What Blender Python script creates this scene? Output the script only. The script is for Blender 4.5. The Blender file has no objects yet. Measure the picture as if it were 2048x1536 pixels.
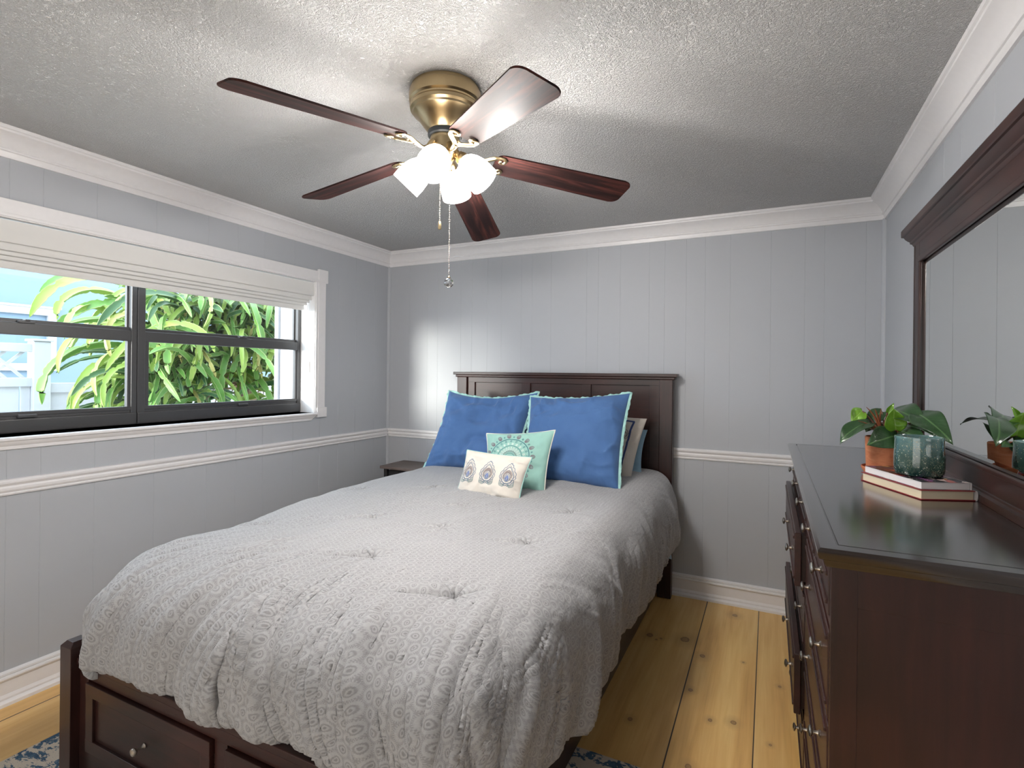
import bpy, bmesh, math, random
import numpy as np
from mathutils import Vector, Matrix, Euler
random.seed(7); rng = np.random.RandomState(11)
S = bpy.context.scene
COL = S.collection
PI = math.pi

# ---------------------------------------------------------------- camera
YAW, ROLL, FPX, CYO, CAMH = -0.4514, 0.0109, 1059.13, -21.265, 1.4356
L, R, D, ZC = 2.9186, 0.5858, 3.6023, 2.44          # left wall x=-L, right wall x=R, back wall y=D, ceiling
NEAR = -1.5                                          # wall behind the camera
cam_d = bpy.data.cameras.new('camera'); cam = bpy.data.objects.new('camera', cam_d); COL.objects.link(cam)
fw = Vector((math.sin(YAW), math.cos(YAW), 0)); rt = Vector((math.cos(YAW), -math.sin(YAW), 0)); up = Vector((0, 0, 1))
r2 = rt*math.cos(ROLL) + up*math.sin(ROLL); u2 = -rt*math.sin(ROLL) + up*math.cos(ROLL)
M = Matrix((r2, u2, -fw)).transposed().to_4x4(); M.translation = Vector((0, 0, CAMH)); cam.matrix_world = M
cam_d.sensor_width = 36; cam_d.sensor_fit = 'HORIZONTAL'; cam_d.lens = 36*FPX/2048
cam_d.shift_x = 0; cam_d.shift_y = CYO/2048
cam_d.clip_start = 0.02; cam_d.clip_end = 100
S.camera = cam

# ---------------------------------------------------------------- world, sun, fill light, exposure
W = bpy.data.worlds.new('sky'); S.world = W; W.use_nodes = True
wn = W.node_tree.nodes; bg = wn['Background']; bg.inputs[0].default_value = (0.72, 0.85, 1.0, 1); bg.inputs[1].default_value = 3.0
sd = bpy.data.lights.new('sun', 'SUN'); sd.energy = 3.2; sd.angle = math.radians(15); sd.color = (1.0, 0.95, 0.86)
sun = bpy.data.objects.new('sun', sd); COL.objects.link(sun)
sun.rotation_euler = Vector((0.37, 1.0, -0.115)).to_track_quat('-Z', 'Y').to_euler()
# main window: portal for the sky
pd = bpy.data.lights.new('window_portal', 'AREA'); pd.shape = 'RECTANGLE'; pd.size = 2.2; pd.size_y = 0.75; pd.energy = 1
pd.cycles.is_portal = True
po = bpy.data.objects.new('window_portal', pd); COL.objects.link(po); po.location = (-3.2, 1.68, 1.52); po.rotation_euler = (0, -PI/2, 0)
# added fill lamp, set in the made-up opening behind the camera
nd = bpy.data.lights.new('rear_fill_light', 'AREA'); nd.shape = 'RECTANGLE'; nd.size = 2.4; nd.size_y = 1.9; nd.energy = 15; nd.color = (1.0, 0.97, 0.93)
no = bpy.data.objects.new('rear_fill_light', nd); COL.objects.link(no); no.location = (-1.25, NEAR-0.16, 1.15); no.rotation_euler = (PI/2+math.radians(10), 0, 0)
FAN_W = 7.2
S.view_settings.view_transform = 'Standard'; S.view_settings.look = 'None'; S.view_settings.exposure = 1.36
S.view_settings.gamma = 1.0; S.view_settings.use_curve_mapping = False

# ================================================================ node helpers
def newmat(name):
    m = bpy.data.materials.new(name); m.use_nodes = True
    nt = m.node_tree; b = nt.nodes['Principled BSDF']
    return m, nt, b
def nd_(nt, t, **kw):
    n = nt.nodes.new(t)
    for k, v in kw.items(): setattr(n, k, v)
    return n
class G:
    """tiny math DSL over a node tree"""
    def __init__(s, nt): s.nt = nt
    def m(s, op, a, b=None, c=None):
        n = s.nt.nodes.new('ShaderNodeMath'); n.operation = op
        for i, v in enumerate((a, b, c)):
            if v is None: continue
            if isinstance(v, (int, float)): n.inputs[i].default_value = v
            else: s.nt.links.new(v, n.inputs[i])
        return n.outputs[0]
    def sep(s, v):
        n = s.nt.nodes.new('ShaderNodeSeparateXYZ'); s.nt.links.new(v, n.inputs[0]); return n.outputs
    def comb(s, x, y, z=0.0):
        n = s.nt.nodes.new('ShaderNodeCombineXYZ')
        for i, v in enumerate((x, y, z)):
            if isinstance(v, (int, float)): n.inputs[i].default_value = v
            else: s.nt.links.new(v, n.inputs[i])
        return n.outputs[0]
    def coord(s, kind='Object'):
        return s.nt.nodes.new('ShaderNodeTexCoord').outputs[kind]
    def mapping(s, v, scale=(1,1,1), loc=(0,0,0), rot=(0,0,0)):
        n = s.nt.nodes.new('ShaderNodeMapping'); s.nt.links.new(v, n.inputs[0])
        n.inputs['Scale'].default_value = scale; n.inputs['Location'].default_value = loc; n.inputs['Rotation'].default_value = rot
        return n.outputs[0]
    def noise(s, v, scale, detail=4, rough=.5, dist=0.0):
        n = s.nt.nodes.new('ShaderNodeTexNoise'); s.nt.links.new(v, n.inputs['Vector'])
        n.inputs['Scale'].default_value = scale; n.inputs['Detail'].default_value = detail
        n.inputs['Roughness'].default_value = rough; n.inputs['Distortion'].default_value = dist
        return n.outputs[0]
    def voro(s, v, scale, feature='F1'):
        n = s.nt.nodes.new('ShaderNodeTexVoronoi'); s.nt.links.new(v, n.inputs['Vector']); n.feature = feature
        n.inputs['Scale'].default_value = scale; return n.outputs
    def ramp(s, f, stops, interp='LINEAR'):
        n = s.nt.nodes.new('ShaderNodeValToRGB'); s.nt.links.new(f, n.inputs[0]); cr = n.color_ramp; cr.interpolation = interp
        while len(cr.elements) < len(stops): cr.elements.new(0.5)
        for e, (p, c) in zip(cr.elements, stops):
            e.position = p; e.color = (*c, 1) if len(c) == 3 else c
        return n.outputs[0]
    def mix(s, f, a, b):
        n = s.nt.nodes.new('ShaderNodeMix'); n.data_type = 'RGBA'
        for i, v in ((0, f), (6, a), (7, b)):
            if isinstance(v, (int, float)): n.inputs[i].default_value = v
            elif isinstance(v, tuple): n.inputs[i].default_value = (*v, 1) if len(v) == 3 else v
            else: s.nt.links.new(v, n.inputs[i])
        return n.outputs[2]
    def bump(s, h, strength=.3, dist=.01, normal=None):
        n = s.nt.nodes.new('ShaderNodeBump'); s.nt.links.new(h, n.inputs['Height'])
        n.inputs['Strength'].default_value = strength; n.inputs['Distance'].default_value = dist
        if normal is not None: s.nt.links.new(normal, n.inputs['Normal'])
        return n.outputs[0]
    def link(s, a, b): s.nt.links.new(a, b)
MATS = {}
def plain(name, col, rough=.5, metal=0, spec=.5, coat=0, emis=None, es=0, bumpscale=None, bs=.1):
    if name in MATS: return MATS[name]
    m, nt, b = newmat(name); g = G(nt)
    b.inputs['Base Color'].default_value = (*col, 1); b.inputs['Roughness'].default_value = rough; b.inputs['Metallic'].default_value = metal
    b.inputs['Specular IOR Level'].default_value = spec; b.inputs['Coat Weight'].default_value = coat; b.inputs['Coat Roughness'].default_value = .15
    v = g.coord('Object'); n = g.noise(v, bumpscale or 60, 3)
    c = g.mix(g.m('MULTIPLY', n, .35), (*[x*1.06 for x in col],), (*[x*.86 for x in col],)); g.link(c, b.inputs['Base Color'])
    if bumpscale: g.link(g.bump(n, bs, .002), b.inputs['Normal'])
    if emis: b.inputs['Emission Color'].default_value = (*emis, 1); b.inputs['Emission Strength'].default_value = es
    MATS[name] = m; return m

def wood_dark(name, axis, c1=(.014, .0065, .0055), c2=(.050, .015, .0115), rough=.38, coat=.14):
    if name in MATS: return MATS[name]
    m, nt, b = newmat(name); g = G(nt); v = g.coord('Object')
    sc = [1, 1, 1]; sc[axis] = .07
    n1 = g.noise(g.mapping(v, sc), 45, 5, .6, .4); n2 = g.noise(v, 3.5, 2)
    f = g.m('ADD', g.m('MULTIPLY', n1, .6), g.m('MULTIPLY', n2, .7)); f = g.m('SUBTRACT', f, .15)
    g.link(g.ramp(f, [(.3, c1), (.75, c2)]), b.inputs['Base Color'])
    b.inputs['Roughness'].default_value = rough; b.inputs['Specular IOR Level'].default_value = .38; b.inputs['Coat Weight'].default_value = coat; b.inputs['Coat Roughness'].default_value = .18
    n3 = g.noise(g.mapping(v, sc), 160, 3)
    g.link(g.bump(n3, .06, .001), b.inputs['Normal'])
    MATS[name] = m; return m
WX = wood_dark('espresso_wood_x', 0); WY = wood_dark('espresso_wood_y', 1); WZ = wood_dark('espresso_wood_z', 2)
WTOP = wood_dark('espresso_wood_top', 0, c1=(.014, .0085, .007), c2=(.022, .013, .011), rough=.16, coat=1.0)

def mat_wall(name, col):
    m, nt, b = newmat(name); g = G(nt); v = g.coord('Object')
    b.inputs['Roughness'].default_value = .55; b.inputs['Specular IOR Level'].default_value = .35
    n = g.noise(v, 1.3, 2); g.link(g.mix(n, tuple(x*.985 for x in col), tuple(x*1.015 for x in col)), b.inputs['Base Color'])
    g.link(g.bump(g.noise(g.mapping(v, (1, 1, .25)), 160, 3), .05, .002), b.inputs['Normal'])
    return m
MWALL = mat_wall('grey_panel_paint', (.455, .475, .508))
MTRIM = plain('white_trim_paint', (.78, .77, .78), .35, bumpscale=40, bs=.03)
def mat_ceiling():
    m, nt, b = newmat('popcorn_ceiling'); g = G(nt); v = g.coord('Object')
    b.inputs['Base Color'].default_value = (.86, .86, .865, 1); b.inputs['Roughness'].default_value = .95; b.inputs['Specular IOR Level'].default_value = .1
    n1 = g.noise(v, 135, 3, .6); n2 = g.noise(v, 300, 2, .6)
    h = g.ramp(g.m('ADD', g.m('MULTIPLY', n1, .65), g.m('MULTIPLY', n2, .35)), [(.42, (0, 0, 0)), (.62, (1, 1, 1))])
    g.link(g.bump(h, 1.0, .011), b.inputs['Normal'])
    return m
MCEIL = mat_ceiling()
KNOTS = [(-.395, 3.006, 1.6), (-.576, 2.969, 1.2), (-.514, 2.957, .5), (-.535, 2.935, .4), (-.168, 3.444, 1.0), (-.291, 2.871, .9), (-.307, 2.536, .7), (-.506, 2.208, .7),
         (-.206, 2.353, .6), (-.117, 2.38, .8), (-.252, 2.037, .8), (.06, 2.75, .5), (.02, 2.3, .4), (-2.3, 1.6, 1), (-.1, 2.9, .35)]
def mat_floor():
    m, nt, b = newmat('pine_floor'); g = G(nt); v = g.coord('Object'); x, y, z = g.sep(v)
    # plank index along x, width 0.28
    xl = g.m('ADD', -.335, g.m('MULTIPLY', g.m('ADD', x, .335), .72)); xs = g.m('ADD', g.m('MAXIMUM', x, -.335), g.m('SUBTRACT', g.m('MINIMUM', xl, -.335), -.335))
    u = g.m('DIVIDE', g.m('ADD', xs, .04+.295*100), .295)
    idx = g.m('FLOOR', u); fr = g.m('FRACT', u)
    vv = g.comb(g.m('ADD', x, g.m('MULTIPLY', idx, 3.7)), g.m('ADD', y, g.m('MULTIPLY', idx, 1.9)), idx)
    n1 = g.noise(g.mapping(vv, (1, .055, 1)), 26, 4, .55, .5)
    n2 = g.noise(g.mapping(vv, (1, .12, 1)), 6, 3, .5, .8)
    n3 = g.noise(g.mapping(vv, (1, .02, 1)), 160, 2)
    f = g.m('ADD', g.m('ADD', g.m('MULTIPLY', n1, .45), g.m('MULTIPLY', n2, .45)), g.m('MULTIPLY', n3, .12))
    col = g.ramp(f, [(.3, (.55, .29, .080)), (.47, (.74, .45, .145)), (.62, (.84, .57, .21)), (.8, (.88, .65, .29))])
    # board to board tone
    wn_ = nt.nodes.new('ShaderNodeTexWhiteNoise'); wn_.noise_dimensions = '1D'; g.link(idx, wn_.inputs['W'])
    col = g.mix(g.m('MULTIPLY', wn_.outputs[0], .3), col, (.52, .30, .13))
    kn = None; kr = None
    for (kx, ky, ks) in KNOTS:
        dx = g.m('DIVIDE', g.m('SUBTRACT', x, kx), .016*ks); dy = g.m('DIVIDE', g.m('SUBTRACT', y, ky), .020*ks)
        d = g.m('SQRT', g.m('ADD', g.m('MULTIPLY', dx, dx), g.m('MULTIPLY', dy, dy)))
        kn = d if kn is None else g.m('MINIMUM', kn, d)
    kn = g.m('ADD', kn, g.m('MULTIPLY', g.m('SUBTRACT', g.noise(v, 60, 3), .5), .5))
    km = g.ramp(kn, [(.0, (.6, .6, .6)), (.5, (.55, .55, .55)), (.75, (1, 1, 1)), (1.0, (0, 0, 0))])
    col = g.mix(km, col, (.07, .022, .004))
    halo = g.ramp(g.m('DIVIDE', kn, 4), [(.2, (.45, .45, .45)), (.9, (0, 0, 0))])
    col = g.mix(halo, col, (.40, .23, .09))
    gap = g.m('LESS_THAN', g.m('ABSOLUTE', g.m('SUBTRACT', fr, .5)), .4925)      # 1 inside the board
    col = g.mix(gap, (.05, .028, .012), col)
    g.link(col, b.inputs['Base Color']); b.inputs['Roughness'].default_value = .36; b.inputs['Coat Weight'].default_value = .15
    g.link(g.bump(g.m('ADD', gap, g.m('MULTIPLY', n1, .08)), .5, .003), b.inputs['Normal'])
    return m
MFLOOR = mat_floor()

# ================================================================ mesh helpers
def mesh(name, V, F, mat=None, parent=None, smooth=None, uv=None):
    me = bpy.data.meshes.new(name); me.from_pydata([tuple(v) for v in V], [], [tuple(f) for f in F]); me.update()
    if uv is not None:
        ul = me.uv_layers.new(name='UVMap'); li = np.empty(len(me.loops), dtype=np.int32); me.loops.foreach_get('vertex_index', li)
        ul.data.foreach_set('uv', np.asarray(uv, dtype=np.float32)[li].ravel())
    o = bpy.data.objects.new(name, me); COL.objects.link(o)
    if mat:
        for mm in (mat if isinstance(mat, (list, tuple)) else [mat]): me.materials.append(mm)
    if smooth is not None:
        me.polygons.foreach_set('use_smooth', [True]*len(me.polygons))
        if smooth < 179: me.set_sharp_from_angle(angle=math.radians(smooth))
    if parent: o.parent = parent
    return o
def frombm(name, bm, mat=None, parent=None, smooth=None):
    bmesh.ops.recalc_face_normals(bm, faces=bm.faces)
    me = bpy.data.meshes.new(name); bm.to_mesh(me); bm.free()
    o = bpy.data.objects.new(name, me); COL.objects.link(o)
    if mat:
        for mm in (mat if isinstance(mat, (list, tuple)) else [mat]): me.materials.append(mm)
    if smooth is not None:
        me.polygons.foreach_set('use_smooth', [True]*len(me.polygons))
        if smooth < 179: me.set_sharp_from_angle(angle=math.radians(smooth))
    if parent: o.parent = parent
    return o
def tag(o, label=None, cat=None, group=None, kind=None):
    if label: o['label'] = label
    if cat: o['category'] = cat
    if group: o['group'] = group
    if kind: o['kind'] = kind
    return o
def thing(name, loc, label, cat, group=None, rz=0):
    o = bpy.data.objects.new(name, None); COL.objects.link(o); o.location = loc; o.rotation_euler = (0, 0, rz); o.empty_display_size = .05
    return tag(o, label, cat, group)
def struct(o): o['kind'] = 'structure'; return o
def bbox_bm(bm, x0, x1, y0, y1, z0, z1, bev=0, seg=2):
    b2 = bmesh.new()
    vs = [b2.verts.new((x, y, z)) for x in (x0, x1) for y in (y0, y1) for z in (z0, z1)]
    for f in ((0, 1, 3, 2), (4, 6, 7, 5), (0, 4, 5, 1), (2, 3, 7, 6), (0, 2, 6, 4), (1, 5, 7, 3)): b2.faces.new([vs[i] for i in f])
    if bev: bmesh.ops.bevel(b2, geom=list(b2.edges), offset=bev, segments=seg, profile=.5, affect='EDGES')
    me = bpy.data.meshes.new('t'); b2.to_mesh(me); b2.free(); bm.from_mesh(me); bpy.data.meshes.remove(me)
def boxes(name, lst, mat, parent=None, bev=.003, smooth=None):
    bm = bmesh.new()
    for i, b in enumerate(lst):
        e = .00017*i; bbox_bm(bm, b[0]+e, b[1]-e, b[2]+e, b[3]-e, b[4]+e, b[5]-e, bev=(b[6] if len(b) > 6 else bev))
    return frombm(name, bm, mat, parent, smooth)
def lathe(prof, n=32, axis=(0, 0, 1), origin=(0, 0, 0), cap=False):
    """prof: list of (r, h) ; returns V,F swept around axis"""
    q = Vector((0, 0, 1)).rotation_difference(Vector(axis).normalized()); V = []; F = []
    for (r, h) in prof:
        for i in range(n):
            a = 2*PI*i/n; p = q @ Vector((r*math.cos(a), r*math.sin(a), h)); V.append(p + Vector(origin))
    for j in range(len(prof)-1):
        for i in range(n): F.append((j*n+i, j*n+(i+1) % n, (j+1)*n+(i+1) % n, (j+1)*n+i))
    if cap: F.append(tuple(range(n))[::-1]); k = (len(prof)-1)*n; F.append(tuple(range(k, k+n)))
    return V, F
def lathe_obj(name, prof, mat, parent=None, n=32, axis=(0, 0, 1), origin=(0, 0, 0), cap=False, smooth=35):
    V, F = lathe(prof, n, axis, origin, cap); return mesh(name, V, F, mat, parent, smooth)
def tube_vf(pts, rad, n=8, flat=1.0, up_=(0, 0, 1), V=None, F=None):
    V = [] if V is None else V; F = [] if F is None else F
    pts = [Vector(p) for p in pts]; base0 = len(V); m = len(pts)
    for k, p in enumerate(pts):
        t = (pts[min(k+1, m-1)] - pts[max(k-1, 0)]).normalized(); a = t.cross(Vector(up_))
        if a.length < 1e-4: a = t.cross(Vector((1, 0, 0)))
        a.normalize(); b = a.cross(t).normalized(); r = rad[k] if hasattr(rad, '__len__') else rad
        for i in range(n):
            an = 2*PI*i/n; V.append(p + a*(r*math.cos(an)) + b*(r*flat*math.sin(an)))
    for k in range(m-1):
        for i in range(n):
            j = base0 + k*n; F.append((j+i, j+(i+1) % n, j+n+(i+1) % n, j+n+i))
    F.append(tuple(base0+i for i in range(n))[::-1]); F.append(tuple(base0+(m-1)*n+i for i in range(n)))
    return V, F
def vnoise(x, y, seed=0):
    """smooth value noise on arrays"""
    x = np.asarray(x, float); y = np.asarray(y, float) + 0*x
    xi = np.floor(x).astype(int); yi = np.floor(y).astype(int); fx = x-xi; fy = y-yi
    fx = fx*fx*(3-2*fx); fy = fy*fy*(3-2*fy)
    def h(a, b):
        n = (a*374761393 + b*668265263 + seed*974711) & 0xffffffff
        n = ((n ^ (n >> 13))*1274126177) & 0xffffffff
        return ((n ^ (n >> 16)) & 0xffff)/65535.0
    return (h(xi, yi)*(1-fx)+h(xi+1, yi)*fx)*(1-fy) + (h(xi, yi+1)*(1-fx)+h(xi+1, yi+1)*fx)*fy
def fbm(x, y, o=4, seed=0):
    s = 0; a = .5
    for k in range(o): s = s + a*vnoise(x*2**k, y*2**k, seed+k*7); a *= .5
    return s/(1-.5**o)
def ridge(x, y, seed=0, sharp=1.0): return (1-np.abs(2*vnoise(x, y, seed)-1))**sharp
def sstep(a, b, x): t = np.clip((x-a)/(b-a), 0, 1); return t*t*(3-2*t)
def grid_faces(nu, nv): return [(i*nv+j, i*nv+j+1, (i+1)*nv+j+1, (i+1)*nv+j) for i in range(nu-1) for j in range(nv-1)]
def copyobj(o, parent=None):
    c = o.copy(); COL.objects.link(c); c.parent = parent
    for ch in list(o.children):
        copyobj(ch, c)
    return c

# ================================================================ ROOM SHELL
def panel_wall(name, fn, a0, a1, z0, z1, grooves, thick_dir=None, parent=None):
    """vertical wall panel along coordinate a with V grooves; fn(a, depth_into_wall, z)->xyz ; room side at depth 0"""
    pts = [(a0, 0)]; w = .0017; dp = .0011
    for gx in sorted(grooves):
        if a0+w < gx < a1-w: pts += [(gx-w, 0), (gx-w*.5, dp), (gx+w*.5, dp), (gx+w, 0)]
    pts += [(a1, 0)]; n = len(pts)
    T = .16
    V = [fn(a, d, z) for (a, d) in pts for z in (z0, z1)] ; F = [(2*i, 2*i+2, 2*i+3, 2*i+1) for i in range(n-1)]
    k = len(V); V += [fn(a0, T, z0), fn(a0, T, z1), fn(a1, T, z0), fn(a1, T, z1)]
    F += [(k, k+1, k+3, k+2), (0, 1, k+1, k), (2*n-2, k+2, k+3, 2*n-1)]
    F += [tuple([2*i+1 for i in range(n)] + [k+3, k+1]), tuple([2*i for i in range(n)][::-1] + [k, k+2])]
    return V, F
def join_vf(parts):
    V = []; F = []
    for (v, f) in parts:
        k = len(V); V += list(v); F += [tuple(i+k for i in q) for q in f]
    return V, F
backg = [-2.70, -2.52, -2.42, -2.20, -2.10, -1.962, -1.84, -1.672, -1.586, -1.434, -1.164, -1.08, -.924, -.727, -.626, -.489, -.372, -.223, .007, .189, .29, .495]
V, F = panel_wall('w', lambda a, d, z: (a, D+d, z), -L-.16, R+.16, 0, ZC, backg)
struct(mesh('wall_back', V, F, MWALL))
# left wall with the window opening
WY0, WY1, WZ0, WZ1 = .58, 2.785, 1.14, 2.075
leftg = [-1.2, -1.0, -.8, -.55, -.3, -.1, .15, .35, .6, .8, .95, 1.092, 1.21, 1.42, 1.695, 1.983, 2.172, 2.36, 2.60, 2.84, 3.02, 3.2, 3.42]
fl = lambda a, d, z: (-L-d, a, z)
parts = [panel_wall('w', fl, NEAR, WY0, 0, ZC, leftg), panel_wall('w', fl, WY1, D, 0, ZC, leftg),
         panel_wall('w', fl, WY0, WY1, 0, WZ0, leftg), panel_wall('w', fl, WY0, WY1, WZ1, ZC, leftg)]
V, F = join_vf(parts); struct(mesh('wall_left', V, F, MWALL))
rightg = [-1.3, -1.1, -.9, -.6, -.4, -.2, .1, .3, .5, .8, 1.0, 1.2, 1.5, 1.7, 2.0, 2.3, 2.5]
V, F = panel_wall('w', lambda a, d, z: (R+d, a, z), NEAR, D, 0, ZC, rightg); struct(mesh('wall_right', V, F, MWALL))
# wall behind the camera with a wide opening added for the fill lamp
fn_ = lambda a, d, z: (a, NEAR-d, z)
parts = [panel_wall('w', fn_, -L-.16, -2.45, 0, ZC, []), panel_wall('w', fn_, -.05, R+.16, 0, ZC, []), panel_wall('w', fn_, -2.45, -.05, 2.1, ZC, [])]
V, F = join_vf(parts); struct(mesh('wall_rear', V, F, MWALL))
# added unseen walls beyond the opening that keep the sun out
hx0, hx1, hy = -2.75, .25, NEAR-1.9
struct(boxes('wall_sun_block', [(hx0-.1, hx0, hy, NEAR-.161, 0, ZC, 0), (hx1, hx1+.1, hy, NEAR-.161, 0, ZC, 0), (hx0-.1, hx1+.1, hy-.1, hy, 0, ZC, 0)], MWALL, bev=0, smooth=None))
struct(boxes('floor', [(-L-.16, R+.16, NEAR-2.0, D+.16, -.06, 0)], MFLOOR, bev=0, smooth=None))
struct(boxes('ceiling', [(-L-.16, R+.16, NEAR-2.0, D+.16, ZC, ZC+.08)], MCEIL, bev=0, smooth=None))

def ring_trim(name, prof, side, mat=MTRIM, a0=None, a1=None):
    """profile [(depth from wall, z)] along one wall with mitred corners"""
    V = []
    for (d, z) in prof:
        if side == 'left': p, q = (-L+d, NEAR+d, z), (-L+d, D-d, z)
        if side == 'back': p, q = (-L+d, D-d, z), (R-d, D-d, z)
        if side == 'right': p, q = (R-d, D-d, z), (R-d, NEAR+d, z)
        V += [p, q]
    n = len(prof); F = [(2*i, 2*i+1, 2*i+3, 2*i+2) for i in range(n-1)]
    F.append((0, 2*n-2, 2*n-1, 1))
    return struct(mesh(name, V, F, mat, None, 25))
crown = [(0.0, 2.325), (.010, 2.325), (.012, 2.345), (.014, 2.350), (.020, 2.352), (.022, 2.358), (.019, 2.363), (.024, 2.372), (.034, 2.388), (.048, 2.402), (.066, 2.412), (.074, 2.416),
         (.075, 2.424), (.082, 2.427), (.084, 2.44), (0, 2.44)]
for i, s in enumerate(('left', 'back', 'right')): ring_trim('trim_%d' % (i+1), crown, s)
rail = [(0, .893), (.008, .893), (.010, .900), (.007, .904), (.013, .914), (.014, .924), (.009, .932), (.013, .937), (.019, .944), (.020, .952), (.014, .959), (0, .961)]
for i, s in enumerate(('left', 'back', 'right')): ring_trim('trim_%d' % (i+4), rail, s)
base = [(0, 0), (.027, 0), (.027, .014), (.021, .022), (.0165, .025), (.0165, .033), (.012, .042), (.010, .046), (.010, .104), (.017, .107), (.020, .114), (.018, .121), (.011, .1235), (.015, .128), (.014, .136), (0, .143)]
for s in ('left', 'back', 'right'): ring_trim('baseboard_'+s, base, s)
# corner beads
for i, (cx, sx) in enumerate(((-L, 1), (R, -1))):
    V = []; 
    for z in (.143, 2.33):
        for k in range(7):
            a = PI/2*k/6; V.append((cx+sx*(.019*math.cos(a)), D-.019*math.sin(a), z))
        V.append((cx, D, z))
    F = [(k, (k+1) % 8, 8+(k+1) % 8, 8+k) for k in range(8)]
    struct(mesh('trim_%d' % (7+i), V, F, MWALL, None, 40))

# ================================================================ WINDOW (left wall)
MFRAME = plain('dark_bronze_aluminium', (.075, .075, .078), .38, .2, bumpscale=90, bs=.03)
MGLASS, nt, b = newmat('window_glass'); nt.nodes.remove(b); g = G(nt)
tr = nt.nodes.new('ShaderNodeBsdfTransparent'); tr.inputs[0].default_value = (.96, .975, .97, 1); gl = nt.nodes.new('ShaderNodeBsdfGlossy'); gl.inputs['Roughness'].default_value = .02
fr = nt.nodes.new('ShaderNodeLayerWeight'); fr.inputs[0].default_value = .5; mx = nt.nodes.new('ShaderNodeMixShader')
g.link(g.m('ADD', g.m('MULTIPLY', g.m('POWER', fr.outputs['Facing'], 5), .6), .03), mx.inputs[0]); g.link(tr.outputs[0], mx.inputs[1]); g.link(gl.outputs[0], mx.inputs[2]); g.link(mx.outputs[0], nt.nodes['Material Output'].inputs[0])
win = thing('window_1', (-L, (WY0+WY1)/2, WZ0), None, None); win['kind'] = 'structure'
def wp(o): o.parent = win; o.matrix_parent_inverse = Matrix.Translation(-Vector(win.location)); return o
XW = -L
# jamb liner + stool
wp(boxes('window_jamb', [(XW-.158, XW+.004, WY1-.004, WY1+.02, WZ0, WZ1, 0), (XW-.158, XW+.004, WY0-.02, WY0+.004, WZ0, WZ1, 0), (XW-.158, XW+.004, WY0-.02, WY1+.02, WZ1-.003, WZ1+.02, 0)], plain('white_jamb_plaster', (.82, .81, .81), .6), bev=0))
wp(boxes('window_casing', [(XW, XW+.016, WY1+.022, WY1+.088, WZ0+.03, WZ1+.01, .002), (XW, XW+.012, WY1+.002, WY1+.024, WZ0+.005, WZ1+.01, .002),
                           (XW, XW+.020, WY1+.018, WY1+.106, WZ1-.002, WZ1+.092, .002), (XW, XW+.022, WY1+.014, WY1+.104, WZ0-.035, WZ0+.036, .002),
                           (XW, XW+.016, WY0-.10, WY1+.03, WZ1-.004, WZ1+.078, .002), (XW+.0, XW+.024, WY0-.1, WY1+.02, WZ1+.0, WZ1+.016, .002),
                           (XW, XW+.016, WY0-.10, WY0-.02, WZ0, WZ1, .002)], MTRIM))
V = []; prof = [(-.15, WZ0), (.030, WZ0), (.034, WZ0-.004), (.034, WZ0-.012), (.026, WZ0-.018), (.020, WZ0-.030), (.012, WZ0-.038), (.010, WZ0-.052), (0, WZ0-.055), (0, WZ0-.02), (-.15, WZ0-.02)]
for yy in (WY0-.06, WY1+.014):
    for (d, z) in prof: V.append((XW+d, yy - (0 if yy < 1 else max(0, (WZ0-z))*.8), z))
n = len(prof); F = [(i, (i+1) % n, n+(i+1) % n, n+i) for i in range(n)] + [tuple(range(n)), tuple(range(n, 2*n))[::-1]]
wp(mesh('window_sill', V, F, MTRIM, None, 25))
XF = XW-.13                                           # room side of the metal frame
def unit(y0, y1):
    # outer frame
    fr_ = [(XF-.05, XF, y0, y0+.040, WZ0+.001, WZ1-.001), (XF-.05, XF, y1-.028, y1, WZ0+.001, WZ1-.001), (XF-.05, XF, y0, y1, WZ1-.04, WZ1-.001),
           (XF-.05, XF+.006, y0, y1, WZ0+.001, WZ0+.066, .006), (XF-.04, XF-.008, y0, y1, WZ0+.06, WZ0+.082, .002)]
    f = wp(boxes('window_frame', fr_, MFRAME, bev=.003))
    yl, yr = y0+.037, y1-.026
    s = [(XF-.032, XF-.008, yl, yl+.026, WZ0+.078, 1.635), (XF-.032, XF-.008, yr-.018, yr, WZ0+.078, 1.635), (XF-.034, XF-.004, yl, yr, WZ0+.078, WZ0+.098),
         (XF-.036, XF-.002, yl, yr, 1.585, 1.642, .003), (XF-.05, XF-.02, yl, yr, 1.63, 1.66, .002)]
    sash = wp(boxes('window_sash', s, MFRAME, bev=.002))
    us = [(XF-.048, XF-.03, yl, yl+.012, 1.65, WZ1-.03), (XF-.048, XF-.03, yr-.012, yr, 1.65, WZ1-.03)]
    wp(boxes('window_sash', us, MFRAME, bev=.002))
    ym = y1-.50
    wp(boxes('window_latch', [(XF-.03, XF+.004, ym, ym+.06, 1.640, 1.652, .002), (XF-.02, XF+.010, ym+.02, ym+.04, 1.650, 1.658, .002)], MFRAME))
    wp(boxes('window_latch', [(XF-.02, XF+.008, ym, ym+.07, WZ0+.07, WZ0+.084, .003)], MFRAME))
    wp(boxes('window_pane', [(XF-.022, XF-.018, yl+.02, yr-.012, WZ0+.09, 1.60, 0)], MGLASS, bev=0))
    wp(boxes('window_pane', [(XF-.042, XF-.038, yl+.008, yr-.008, 1.64, WZ1-.03, 0)], MGLASS, bev=0))
YM = 1.680
unit(YM, WY1-.003); unit(WY0+.003, YM-.002)
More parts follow.
